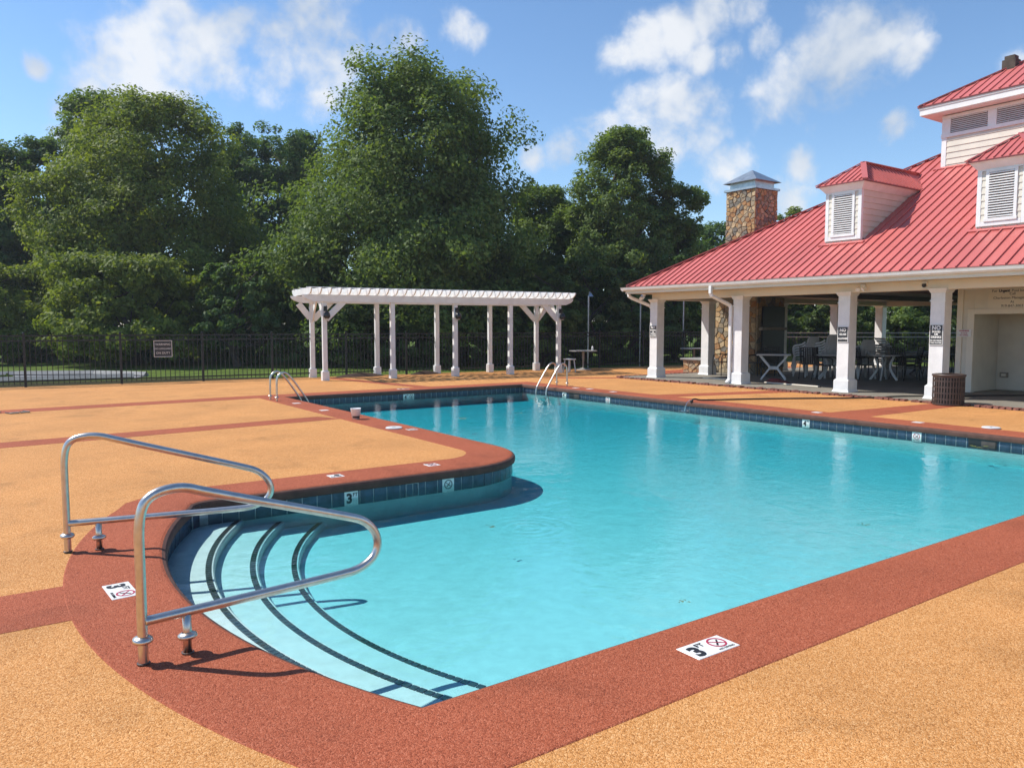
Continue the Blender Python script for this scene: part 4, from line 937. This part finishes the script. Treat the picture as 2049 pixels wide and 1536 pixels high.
# leaves on the water
lfm = mat('floating_leaf', (.16, .17, .04), .6, var=.4, vscale=40)
for i, (x, y, sz, lb) in enumerate(((7.49, 12.45, .20, 'green leaf cluster floating left of the pergola reflection'), (8.91, 12.56, .18, 'green leaf cluster floating among the pergola reflections'), (3.64, 5.56, .07, 'small leaf cluster floating off the curved steps'), (3.65, 3.31, .06, 'small leaf cluster floating close to the near edge'), (6.39, 3.72, .07, 'small leaf cluster floating at the right by the near edge'), (11.95, 5.25, .2, 'leaf cluster floating below the right skimmer'))):
    t = empty('floating_leaf', (x, y, -.165)); tag(t, lb, 'leaf', 'leaves floating in the pool'); rg = random.Random(i)
    for k in range(5):
        a = rg.uniform(0, 6.28); l_ = sz * rg.uniform(.4, .7); q = MB(); q.add([(0, 0, 0), (l_ * .5, l_ * .22, .004), (l_, 0, .001), (l_ * .5, -l_ * .22, .003)], [(0, 1, 2, 3)]); q.build('leaf_blade', lfm, t, loc=(rg.uniform(-.4, .4) * sz, rg.uniform(-.4, .4) * sz, .001 * k), rot=(0, 0, a))
# bin
t = empty('litter_bin', (16.05, 7.62, 0)); tag(t, 'round brown slotted metal litter bin by the right column', 'bin')
RB, HB = .285, .62; nb_ = 34
for k in range(nb_):
    a = 2 * math.pi * k / nb_; q = MB(); q.box(-.004, -.0125, .035, .004, .0125, HB - .03); link('slat', q.mesh('slat', M['brownm']), t, (RB * math.cos(a), RB * math.sin(a), 0), (0, 0, a))
for z in (.03, .13, .25, .37, .49, HB - .05):
    q = MB(); q.lathe([(RB - .012, z - .012), (RB + .0035, z - .012), (RB + .0035, z + .012), (RB - .012, z + .012)], 32); q.build('band', M['brownm'], t)
q = MB(); q.lathe([(RB + .008, HB - .04), (RB + .022, HB - .02), (RB + .022, HB), (RB - .03, HB + .012), (RB - .06, HB)], 36); q.build('rim', M['brownm'], t, smooth=True)
q = MB(); q.lathe([(0, .02), (RB - .035, .02), (RB - .035, HB - .02)], 28); q.build('liner', M['blackp'], t)

# ------------------------------------------------------------------ furniture under the pavilion and by the fence
FZ = .03
def x_table(x, y, rz, ln, wd, label):
    t = empty('resin_table', (x, y, FZ), rz); tag(t, label, 'table')
    q = MB(); q.box(-ln / 2, -wd / 2, .70, ln / 2, wd / 2, .735); q.build('table_top', M['plast'], t, bevel=.012)
    for sy in (-1, 1):
        for sx in (-1, 1):
            q = MB(); pts = smooth_path([(sx * ln * .40, sy * wd * .30, .70), (sx * ln * .26, sy * wd * .28, .52), (sx * .10, sy * wd * .26, .36), (sx * .12, sy * wd * .27, .30), (sx * ln * .24, sy * wd * .33, .16), (sx * ln * .36, sy * wd * .38, 0)], 2)
            for i in range(len(pts) - 1): q.bar(pts[i], pts[i + 1], .045, .07, up=(0, 1, 0))
            q.build('table_leg', M['plast'], t)
        q = MB(); q.box(-.12, sy * wd * .26 - .02, .29, .12, sy * wd * .26 + .02, .37); q.build('leg_joint', M['plast'], t)
    return t
x_table(19.15, 14.05, R(-55), .95, .75, 'white resin table with crossed legs behind the second column')
def plastic_chair():
    "moulded white armchair: seat, slotted back, arms and four splayed legs"
    parts = []
    q = MB(); q.box(-.21, -.21, .40, .21, .21, .43); parts.append(('seat', q.mesh('seat', M['plast'], .012)))
    q = MB()
    for k in range(5):
        xx = -.18 + .09 * k; q.prism([(xx - .028, .20, .47), (xx + .028, .20, .47), (xx + .030, .34, .86), (xx - .030, .34, .86)], (0, .018, .006))
    q.prism([(-.21, .335, .85), (.21, .335, .85), (.16, .365, .93), (-.16, .365, .93)], (0, .02, .0)); q.prism([(-.21, .19, .42), (.21, .19, .42), (.21, .205, .48), (-.21, .205, .48)], (0, .02, 0)); parts.append(('backrest', q.mesh('backrest', M['plast'])))
    for s in (-1, 1):
        q = MB(); pts = smooth_path([(s * .24, -.22, .42), (s * .27, -.23, .60), (s * .27, -.12, .66), (s * .26, .15, .68), (s * .23, .27, .76)], 2)
        for i in range(len(pts) - 1): q.bar(pts[i], pts[i + 1], .05, .025, up=(s, 0, .2))
        parts.append(('armrest', q.mesh('armrest', M['plast'])))
        for yy_ in (-.2, .2):
            q = MB(); q.bar((s * .21, yy_, .42), (s * .27, yy_ * 1.35, 0), .05, .035); parts.append(('leg', q.mesh('leg', M['plast'])))
    return parts
PCH = plastic_chair()
def chair_at(x, y, z, rz, label, group):
    t = empty('plastic_armchair', (x, y, z), rz); tag(t, label, 'chair', group)
    for nm, me in PCH: link(nm, me, t)
for si_, (x, y, rz, nn, lb) in enumerate(((20.9, 14.15, R(165), 5, 'left'), (20.95, 13.45, R(155), 6, 'middle'), (21.6, 12.75, R(150), 4, 'right'))):
    for k in range(nn):
        pos = ['bottom', 'second', 'third', 'fourth', 'fifth', 'topmost'][k] if k < nn - 1 else 'topmost'
        chair_at(x + .02 * k * math.sin(rz), y - .02 * k * math.cos(rz), FZ + .075 * k, rz, 'white plastic armchair, %s of the %s stack under the pavilion' % (pos, lb), 'stacked white armchairs')
def mesh_chair():
    parts = []; q = MB(); q.box(-.24, -.24, .42, .24, .24, .435); parts.append(('seat', q.mesh('seat', M['blackm'])))
    q = MB()
    for i in range(8):
        xx = -.22 + .44 * i / 7; q.bar((xx, .24, .45), (xx, .33, .92), .028, .006, up=(0, 1, 0))
    for i in range(9):
        f = i / 8; q.bar((-.23, .24 + .09 * f, .46 + .46 * f), (.23, .24 + .09 * f, .46 + .46 * f), .006, .026)
    parts.append(('backrest', q.mesh('backrest', M['blackm'])))
    for s in (-1, 1):
        q = MB(); q.tube(smooth_path([(s * .26, -.24, 0), (s * .26, -.24, .60), (s * .27, -.18, .66), (s * .27, .28, .66)], 2), .014, 6); parts.append(('arm_leg', q.mesh('arm_leg', M['blackm'])))
        q = MB(); q.tube(smooth_path([(s * .26, .34, 0), (s * .25, .24, .42), (s * .25, .35, .95)], 1), .014, 6); parts.append(('rear_leg', q.mesh('rear_leg', M['blackm'])))
    return parts
MCH = mesh_chair()
for (x, y, rz, lb) in ((20.25, 13.55, R(110), 'black mesh patio chair in front of the stacked white chairs'), (21.1, 12.35, R(60), 'black mesh patio chair left of the middle column'), (19.65, 15.15, R(200), 'black mesh patio chair in front of the fireplace'),
                     (19.3, 16.0, R(250), 'black mesh patio chair beside the stone chimney'), (21.9, 11.6, R(75), 'black mesh patio chair right of the middle column'), (19.9, 14.8, R(140), 'black mesh patio chair behind the crossed-leg table'), (23.2, 10.4, R(30), 'black mesh patio chair at the dark round table'),
                     (22.6, 11.9, R(190), 'black mesh patio chair behind the white round table'), (24.3, 10.2, R(330), 'black mesh patio chair at the far side of the dark round table'), (25.2, 11.6, R(100), 'black mesh patio chair at the brown round table'), (20.0, 12.9, R(20), 'black mesh patio chair in front of the middle stack')):
    t = empty('mesh_chair', (x, y, FZ), rz); tag(t, lb, 'chair', 'black mesh patio chairs')
    for nm, me in MCH: link(nm, me, t)
def round_table(x, y, r, z, m, label, legs=4):
    t = empty('round_table', (x, y, FZ), .3); tag(t, label, 'table')
    q = MB(); q.lathe([(0, z), (r, z), (r + .01, z - .015), (r, z - .03), (0, z - .03)], 32); q.build('table_top', m, t)
    for k in range(legs):
        a = k * 2 * math.pi / legs; q = MB(); pts = smooth_path([(.55 * r * math.cos(a), .55 * r * math.sin(a), z - .03), (.12 * math.cos(a), .12 * math.sin(a), z * .5), (.75 * r * math.cos(a), .75 * r * math.sin(a), 0)], 2)
        for i in range(len(pts) - 1): q.bar(pts[i], pts[i + 1], .06, .035, up=(-math.sin(a), math.cos(a), 0))
        q.build('table_leg', m, t)
round_table(20.55, 13.05, .60, .73, M['plast'], 'white round resin table among the stacked chairs', 5)
round_table(21.45, 12.0, .48, .73, M['plast'], 'white round resin table close behind the middle column', 4)
round_table(23.6, 11.1, .75, .72, M['blackm'], 'dark round table deep under the pavilion', 4); round_table(24.6, 12.4, .6, .74, M['brownm'], 'brown round table at the back of the pavilion', 4)
def lounger(x, y, z, rz, tilt, label):
    t = empty('slatted_lounger', (x, y, z), rz); tag(t, label, 'lounger', 'stacked slatted loungers')
    for k in range(11):
        q = MB(); q.box(-.9 + .11 * k, -.28, .30, -.82 + .11 * k, .28, .32); q.build('slat', M['plast'], t)
    for k in range(7):
        q = MB(); a = tilt; q.bar((.34 + .10 * k * math.cos(a), -.28, .32 + .10 * k * math.sin(a)), (.34 + .10 * k * math.cos(a), .28, .32 + .10 * k * math.sin(a)), .018, .07, up=(math.cos(a), 0, math.sin(a))); q.build('back_slat', M['plast'], t)
    for s in (-1, 1):
        q = MB(); q.box(-.92, s * .30 - .02, .26, .34, s * .30 + .02, .33); q.build('side_rail', M['plast'], t)
        for xx in (-.8, .2): q = MB(); q.box(xx, s * .30 - .025, 0, xx + .06, s * .30 + .025, .26); q.build('leg', M['plast'], t)
for k in range(3): lounger(22.9 + .05 * k, 12.35 - .03 * k, FZ + .20 * k, R(150), R(48), 'white slatted lounger, %s of the left stack beyond the middle column' % ['bottom', 'middle', 'top'][k])
for k in range(3): lounger(24.9 + .05 * k, 10.8, FZ + .20 * k, R(205), R(10), 'white slatted lounger, %s of the back stack under the pavilion' % ['bottom', 'middle', 'top'][k])
t = empty('folded_towel', (21.75, 12.75, .93)); tag(t, 'pale blue folded towel on the right stack of chairs', 'towel'); q = MB(); q.box(-.2, -.14, 0, .2, .14, .05); q.box(-.18, -.13, .051, .17, .12, .09); q.build('folds', M['bluec'], t, bevel=.02)
for (p, q_, lb) in (((17.68, 15.42), (17.66, 13.72), 'left cream pole lying on the patio behind the second column'), ((17.62, 13.2), (17.52, 11.45), 'right cream pole lying on the patio left of the middle column')):
    t = empty('pool_pole', (p[0], p[1], FZ + .02)); tag(t, lb, 'pole', 'poles on the patio floor'); d = (q_[0] - p[0], q_[1] - p[1], 0)
    q = MB(); q.tube([(0, 0, 0), tuple(d)], .02, 8); q.build('shaft', M['cream'], t); q = MB(); q.tube([tuple(c * .97 for c in d), d], .026, 8); q.build('grip', M['blackp'], t)
t = empty('folded_cloth', (17.95, 13.05, FZ)); tag(t, 'dark red bundle lying on the patio between the poles', 'cloth'); q = MB(); q.frustum(-.18, -.35, 0, .18, .35, .07, .08, .1); q.frustum(-.1, -.15, .05, .12, .28, .12, .06, .08); q.build('bundle', M['redc'], t, bevel=.02)
# tables and stool beyond the pergola, slim lamp poles
def pedestal(x, y, r, z, label):
    t = empty('pedestal_table', (x, y, 0)); tag(t, label, 'table', 'pale tables by the fence')
    q = MB(); q.lathe([(0, z), (r, z), (r, z - .03), (.05, z - .05), (.03, .08), (.28, .03), (.30, 0), (0, 0)], 20); q.build('table_body', M['kerb'], t)
    q = MB(); q.lathe([(0, .0), (.035, 0), (.035, .11), (.015, .14), (.015, .17), (0, .17)], 12); q.build('bottle', M['plast'], t, loc=(r * .7, -.1, z))
pedestal(18.0, 21.3, .50, .70, 'pale pedestal table with a bottle right of the pergola'); pedestal(23.4, 20.9, .55, .70, 'pale pedestal table beyond the corner column')
t = empty('stool', (16.75, 20.55, 0)); tag(t, 'small white stool at the right end of the pergola', 'stool')
q = MB(); q.box(-.16, -.16, .42, .16, .16, .46); q.build('seat', M['plast'], t, bevel=.008)
for sx in (-1, 1):
    for sy in (-1, 1): q = MB(); q.bar((sx * .11, sy * .11, .42), (sx * .15, sy * .15, 0), .035, .035); q.build('leg', M['plast'], t)
for (x, y, lb) in ((19.6, 22.9, 'slim grey lamp pole between the pergola and the pavilion'), (22.1, 22.6, 'slim grey lamp pole left of the corner column'), (24.4, 22.4, 'slim grey lamp pole seen between the two left columns')):
    t = empty('lamp_pole', (x, y, 0)); tag(t, lb, 'lamp pole', 'slim lamp poles by the fence')
    q = MB(); q.tube([(0, 0, -.1), (0, 0, 2.75)], .028, 8); q.build('pole', M['galv'], t); q = MB(); q.lathe([(0, .16), (.02, .15), (.10, .03), (.12, 0), (0, .01)], 14); q.build('lamp_head', M['galv'], t, loc=(.10, 0, 2.72)); q = MB(); q.tube([(0, 0, 2.7), (.05, 0, 2.9), (.10, 0, 2.88)], .012, 6); q.build('arm', M['galv'], t)

# ------------------------------------------------------------------ trees
def spot(u, dist): return Fh * dist + Rh * ((u - 1024.5) / FPX * dist)
def zat(v, dist): return EYE + dist * math.tan(math.atan((768 - v) / FPX) - PITCH)
TRI = [0]
def foliage(name, cen, rad, npl, leaf, m, seed, parent, out_c, droop=.25, aspect=.42):
    "cen (n,3) clump centres, rad (n,), npl (n,) leaves per clump -> one crown mesh of leaf-sized quads"
    rg = np.random.default_rng(seed)
    idx = np.repeat(np.arange(len(cen)), npl); n_ = len(idx)
    d = rg.normal(size=(n_, 3)); d /= np.linalg.norm(d, axis=1)[:, None] + 1e-9
    rr_ = rg.random(n_) ** .45
    p = cen[idx] + d * (rr_ * rad[idx])[:, None] * np.array([1, 1, .72])
    outw = p - out_c; outw /= np.linalg.norm(outw, axis=1)[:, None] + 1e-9
    nrm = outw * .55 + d * .35 + rg.normal(size=(n_, 3)) * .55 + np.array([0, 0, .45]); nrm /= np.linalg.norm(nrm, axis=1)[:, None] + 1e-9
    tg = rg.normal(size=(n_, 3)) + outw * .5 - np.array([0, 0, droop]); tg -= nrm * (tg * nrm).sum(1)[:, None]; tg /= np.linalg.norm(tg, axis=1)[:, None] + 1e-9
    bt = np.cross(nrm, tg); L_ = leaf * 1.12 * rg.uniform(.6, 1.35, n_)[:, None]; W_ = L_ * aspect * rg.uniform(.8, 1.2, n_)[:, None]
    v = np.empty((n_, 4, 3), np.float32)
    v[:, 0] = p - tg * L_ * .5; v[:, 1] = p + bt * W_ * .5 + tg * L_ * .05 + nrm * L_ * .06; v[:, 2] = p + tg * L_ * .5 - nrm * L_ * .04; v[:, 3] = p - bt * W_ * .5 + tg * L_ * .05 + nrm * L_ * .06
    me = bpy.data.meshes.new(name); me.vertices.add(n_ * 4); me.vertices.foreach_set('co', v.reshape(-1))
    me.loops.add(n_ * 4); me.loops.foreach_set('vertex_index', np.arange(n_ * 4, dtype=np.int32)); me.polygons.add(n_)
    me.polygons.foreach_set('loop_start', np.arange(0, n_ * 4, 4, dtype=np.int32)); me.update(calc_edges=True)
    at_ = me.attributes.new('leafvar', 'FLOAT', 'FACE'); cl = rg.random(len(cen))
    at_.data.foreach_set('value', np.clip(.55 * cl[idx] + .45 * rg.random(n_), 0, 1).astype(np.float32))
    me.materials.append(m); TRI[0] += n_ * 2
    return link(name, me, parent)
def tree(label, u, dist, prof, m, n_cl, n_lf, leaf, seed, cat='tree', name='tree', trunk_r=.22, lump=.22, crr=.12, group='trees behind the fence', asp=.52, inner=.30):
    "prof: [(z, left radius, right radius)] as seen from the pool, bottom to top"
    base = spot(u, dist); rg = np.random.default_rng(seed)
    t = empty(name, (base.x, base.y, -.05)); tag(t, label, cat, group)
    zs = np.array([p[0] for p in prof]); rl = np.array([p[1] for p in prof]); rt = np.array([p[2] for p in prof]); rmax = max(rl.max(), rt.max())
    grid = np.linspace(zs[0], zs[-1], 200); wgt = (np.interp(grid, zs, rl) + np.interp(grid, zs, rt)) ** 1.25; wgt /= wgt.sum()
    def sample(nn, inn):
        z = np.clip(rg.choice(grid, nn, p=wgt) + rg.normal(size=nn) * .08, zs[0], zs[-1]); a = rg.uniform(0, 2 * np.pi, nn); side = np.cos(a)
        rz = np.where(side < 0, np.interp(z, zs, rl), np.interp(z, zs, rt)) * side ** 2 + (np.interp(z, zs, rl) + np.interp(z, zs, rt)) / 2 * (1 - side ** 2)
        nz = np.sin(3 * a + z * .9 + ph[0]) * .4 + np.sin(5 * a - z * 1.7 + ph[1]) * .35 + np.sin(2.3 * z + 2 * a + ph[2]) * .4
        rr_ = rz * (inn + (1 - inn) * rg.random(nn) ** .5) * (1 + lump * nz * .8)
        return np.stack([rr_ * np.cos(a), rr_ * np.sin(a), z], 1)
    ph = rg.uniform(0, 6.28, 6)
    # boughs first, leaf clumps gathered round them so that light and dark masses read
    nb = max(10, n_cl // 9); boughs = sample(nb, .45); n1 = int(n_cl * .58); pick = rg.integers(0, nb, n1); bs = .115 * rmax * rg.uniform(.7, 1.3, nb)
    loc = np.concatenate([boughs[pick] + rg.normal(size=(n1, 3)) * bs[pick][:, None] * np.array([1, 1, .55]), sample(n_cl - n1, inner)])
    loc[:, :2] *= 1 - .55 * crr; loc[:, 2] = np.clip(loc[:, 2], zs[0] * .9, zs[-1] - .70 * crr * rmax - rg.random(n_cl) * .3)
    # local x = image right, y = away from the pool
    Rm = np.array([[Rh.x, Fh.x, 0], [Rh.y, Fh.y, 0], [0, 0, 1]]); cen = loc @ Rm.T
    rad = crr * rmax * rg.uniform(.55, 1.3, n_cl); npl = np.maximum(6, (n_lf / n_cl * (rad / rad.mean()) ** 2)).astype(int)
    foliage('crown', cen, rad, npl, leaf, m, seed + 1, t, np.array([0, 0, (zs[0] + zs[-1]) * .45]), aspect=asp)
    q = MB(); top = zs[0] + (zs[-1] - zs[0]) * .86
    wob = [Vector((rg.normal() * .12 * k, rg.normal() * .12 * k, top * k / 6)) for k in range(7)]
    q.tube(wob, [trunk_r * (1.25 if k == 0 else 1 - .14 * k) for k in range(7)], 8)
    for k in rg.choice(n_cl, min(n_cl, 34), replace=False):
        c = Vector(cen[k]); h0 = max(zs[0] * .5 + .3, c.z - math.hypot(c.x, c.y) * rg.uniform(.6, 1.1)); h0 = min(h0, top * .95); i = min(5, int(h0 / top * 6)); s0 = wob[i].lerp(wob[i + 1], h0 / top * 6 - i)
        mid = s0.lerp(c, .5) + Vector((0, 0, -.06 * (c - s0).length)); r0 = trunk_r * .34 * (1 - h0 / top * .6)
        q.tube([s0, mid, c], [r0, r0 * .6, r0 * .25], 5, cap=False)
    q.build('trunk', M['bark'], t)
    return t
def P_(dist, rows, u):
    "rows (v, left pixel, right pixel) read off the photograph -> profile in metres"
    k = dist / FPX
    return [(max(.1, zat(v, dist)), max(.15, (u - l) * k), max(.15, (r_ - u) * k)) for v, l, r_ in rows]
def T(label, u, dist, rows, m, n_cl, n_lf, leaf, seed, **kw): return tree(label, u, dist, P_(dist, rows, u), M[m], n_cl, n_lf, leaf, seed, **kw)
T('largest broad green tree rising behind the middle of the pergola', 845, 34, [(655, 560, 1010), (600, 535, 1025), (520, 550, 1030), (430, 600, 1020), (340, 640, 1010), (255, 680, 990), (190, 710, 960), (145, 755, 930), (122, 800, 905)], 'leaf_g', 1400, 170000, .165, 21, trunk_r=.34, crr=.12, lump=.15)
T('tall yellow-green tree with a pointed top left of the pergola', 335, 37, [(640, 150, 520), (560, 100, 515), (480, 88, 505), (400, 125, 500), (320, 165, 480), (270, 190, 450), (225, 235, 425), (198, 285, 400), (186, 335, 375)], 'leaf_y', 1000, 115000, .16, 22, trunk_r=.30)
T('rounded tree peeking out behind the left of the yellow-green tree', 220, 44, [(600, 150, 330), (400, 150, 330), (300, 155, 320), (240, 160, 310), (195, 175, 280), (180, 195, 250)], 'leaf_g', 620, 48000, .20, 23, crr=.17, lump=.15)
T('dark rounded tree in the gap between the two tallest trees', 550, 46, [(640, 470, 640), (480, 470, 640), (400, 455, 650), (330, 452, 652), (280, 460, 645), (250, 500, 615)], 'leaf_d', 680, 60000, .20, 24, crr=.17, lump=.15)
T('airy tree second from the left frame edge', 95, 40, [(640, 30, 180), (480, 30, 180), (400, 40, 170), (330, 50, 150), (290, 70, 130), (265, 90, 110)], 'leaf_d', 560, 46000, .18, 25, crr=.18, lump=.16)
T('dark tree cut by the left frame edge', -20, 38, [(640, -120, 80), (500, -130, 75), (400, -110, 60), (320, -80, 45), (272, -40, 22)], 'leaf_d', 560, 50000, .18, 26, crr=.17, lump=.15)
T('low spreading tree in front of the yellow-green tree', 270, 32, [(700, 130, 420), (665, 110, 430), (620, 95, 425), (570, 105, 415), (530, 130, 400), (505, 180, 360)], 'leaf_y', 420, 36000, .17, 27, trunk_r=.14, cat='tree')
T('low leafy tree at the left frame edge behind the fence', 10, 34, [(705, -110, 110), (668, -120, 130), (610, -130, 125), (555, -110, 95), (520, -60, 60)], 'leaf_y', 300, 24000, .16, 28, trunk_r=.13)
T('dark low tree between the sign and the pergola', 475, 31, [(690, 400, 560), (620, 400, 560), (560, 415, 555), (520, 440, 530)], 'leaf_d', 220, 16000, .17, 29, trunk_r=.14)
T('airy two-topped tree with a long right branch beside the pavilion', 1235, 37, [(655, 1120, 1340), (560, 1120, 1345), (480, 1130, 1345), (420, 1135, 1340), (370, 1130, 1345), (330, 1150, 1325), (295, 1170, 1300), (265, 1205, 1275), (248, 1222, 1255)], 'leaf_g', 800, 84000, .16, 30, trunk_r=.26, lump=.22, crr=.17, inner=.25)
T('leaning crown spreading right toward the chimney', 1350, 37.5, [(640, 1290, 1400), (470, 1290, 1400), (430, 1300, 1400), (395, 1315, 1420), (365, 1320, 1385)], 'leaf_g', 240, 24000, .16, 31, trunk_r=.15, crr=.22)
T('medium tree between the largest tree and the two-topped tree', 1080, 40, [(655, 1010, 1180), (520, 1010, 1180), (430, 1020, 1160), (385, 1040, 1140), (362, 1065, 1110)], 'leaf_g', 560, 52000, .18, 32, crr=.17, lump=.15)
T('distant bushy tree left of the chimney', 1425, 52, [(655, 1360, 1500), (520, 1370, 1500), (460, 1395, 1490), (440, 1420, 1470)], 'leaf_d', 300, 22000, .22, 33, crr=.2)
T('distant tree top showing behind the roof right of the chimney', 1590, 60, [(655, 1530, 1680), (480, 1530, 1660), (430, 1550, 1630), (412, 1575, 1605)], 'leaf_y', 220, 12000, .26, 34)
# understorey along the fence, each shrub its own plant
rg_ = random.Random(5)
low = [(610, 33, 520, 95, 'leaf_g'), (700, 31, 560, 90, 'leaf_s'), (800, 32, 540, 100, 'leaf_d'), (905, 32, 545, 100, 'leaf_d'), (1000, 33, 500, 95, 'leaf_d'), (1085, 32, 520, 90, 'leaf_g'), (1170, 33, 510, 95, 'leaf_s'), (1260, 34, 520, 95, 'leaf_d'), (1350, 35, 505, 95, 'leaf_d'), (1440, 38, 520, 90, 'leaf_d')]
lbl = ['leafy understorey tree behind the left end of the pergola', 'pale leafy shrub seen between the first two pergola posts', 'dark shrub seen through the second pergola bay', 'dark shrub seen through the middle of the pergola', 'dark tall shrub behind the right half of the pergola', 'green shrub behind the right end of the pergola', 'bright leafy shrub just right of the pergola', 'dark shrub left of the corner column', 'dark shrub seen between the two left columns', 'dark shrub behind the chimney']
for i, ((u, d, v, hw_, m), lb) in enumerate(zip(low, lbl)):
    T(lb, u, d, [(735, u - hw_ * .8, u + hw_ * .8), (680, u - hw_, u + hw_), (620, u - hw_ * .95, u + hw_ * .95), ((v + 620) / 2, u - hw_ * .75, u + hw_ * .75), (v, u - hw_ * .3, u + hw_ * .3)], m, 210, 13000, .17, 60 + i, name='shrub', cat='shrub', trunk_r=.08, group='shrubs along the fence')
edge_l = [(60, 34.5, 650, 60), (150, 35, 660, 55), (235, 34.5, 665, 45), (330, 34, 640, 70), (430, 35, 630, 70), (530, 33, 625, 60)]
for i, (u, d, v, hw_) in enumerate(edge_l):
    T(['sunlit bush beyond the drive at far left', 'second sunlit bush beyond the drive from the left', 'third sunlit bush beyond the drive', 'dark bush behind the warning sign', 'dark bush right of the warning sign', 'dark bush left of the first pergola post'][i], u, d, [(738, u - hw_ * .8, u + hw_ * .8), (700, u - hw_, u + hw_), (v + 18, u - hw_ * .8, u + hw_ * .8), (v, u - hw_ * .3, u + hw_ * .3)], 'leaf_s' if i < 3 else 'leaf_d', 120, 8000, .15, 90 + i, name='bush', cat='bush', trunk_r=.05, group='bushes beyond the drive')
for i, (u, d, v, hw_) in enumerate([(1590, 40, 575, 75), (1680, 39, 570, 80), (1775, 40, 560, 85), (1865, 39, 565, 80), (1950, 40, 560, 80), (1530, 44, 580, 80)]):
    T(['leafy bush seen through the pavilion left of the middle column', 'leafy bush seen behind the middle column', 'leafy bush seen through the right pavilion bay', 'leafy bush seen behind the column by the bin', 'leafy bush behind the enclosed room', 'dark bush seen behind the fireplace'][i], u, d, [(735, u - hw_ * .8, u + hw_ * .8), (690, u - hw_, u + hw_), (630, u - hw_, u + hw_), (v, u - hw_ * .4, u + hw_ * .4)], 'leaf_s' if i in (0, 1, 3) else 'leaf_g', 200, 13000, .17, 120 + i, name='bush', cat='bush', trunk_r=.06, group='bushes behind the pavilion')
# far wood closing the view between the trunks
rgw = np.random.default_rng(200); cen = []
for k in range(1500):
    u = rgw.uniform(-420, 2500); d = rgw.uniform(50, 62); s_ = spot(u, d); top = 6.0 + 1.8 * math.sin(u * .011) + 1.1 * math.sin(u * .031 + 1)
    cen.append((s_.x, s_.y, top * rgw.random() ** .8))
cen = np.array(cen); wd = foliage('far_wood', cen, rgw.uniform(.8, 1.6, len(cen)), np.full(len(cen), 60), .34, M['leaf_d'], 201, None, np.array([20., 30., 0.])); tag(wd, 'far dark wood closing the view behind the trees', kind='stuff')
# small bush at the fence foot
T('small dark bush at the fence foot at far left', -5, 23.0, [(770, -60, 50), (755, -65, 48), (745, -40, 30)], 'leaf_s', 60, 3500, .09, 300, name='bush', cat='bush', trunk_r=.03, group='bushes at the fence foot')
# mulch mounds behind the pergola
for (x, y, r_, lb) in ((9.9, 22.55, .9, 'low mulch heap behind the second pergola post'), (12.1, 22.35, .6, 'low mulch heap behind the middle pergola post')):
    t = empty('mulch_heap', (x, y, 0)); tag(t, lb, 'mulch'); q = MB(); q.lathe([(r_, -.01), (r_ * .8, .03), (r_ * .45, .09), (r_ * .15, .12), (0, .125)], 18); o_ = q.build('heap', M['mulch'], t, smooth=True); o_.scale = (1, .35, 1)
print('leaf triangles', TRI[0])

# ------------------------------------------------------------------ thin haze volume, added to lift the dark tones
hz = MB(); hz.box(-710, -710, -1.1, 710, 910, 16.5)
hm = bpy.data.materials.new('haze'); hm.use_nodes = True; ht = hm.node_tree; ht.nodes.clear()
ho = ht.nodes.new('ShaderNodeOutputMaterial'); hv = ht.nodes.new('ShaderNodeVolumePrincipled'); hv.inputs['Color'].default_value = (.86, .92, 1, 1); hv.inputs['Density'].default_value = .00065; hv.inputs['Anisotropy'].default_value = .2
ht.links.new(hv.outputs[0], ho.inputs['Volume'])
ho_ = hz.build('haze', hm); tag(ho_, 'thin pale haze added to lift the dark tones', kind='stuff')
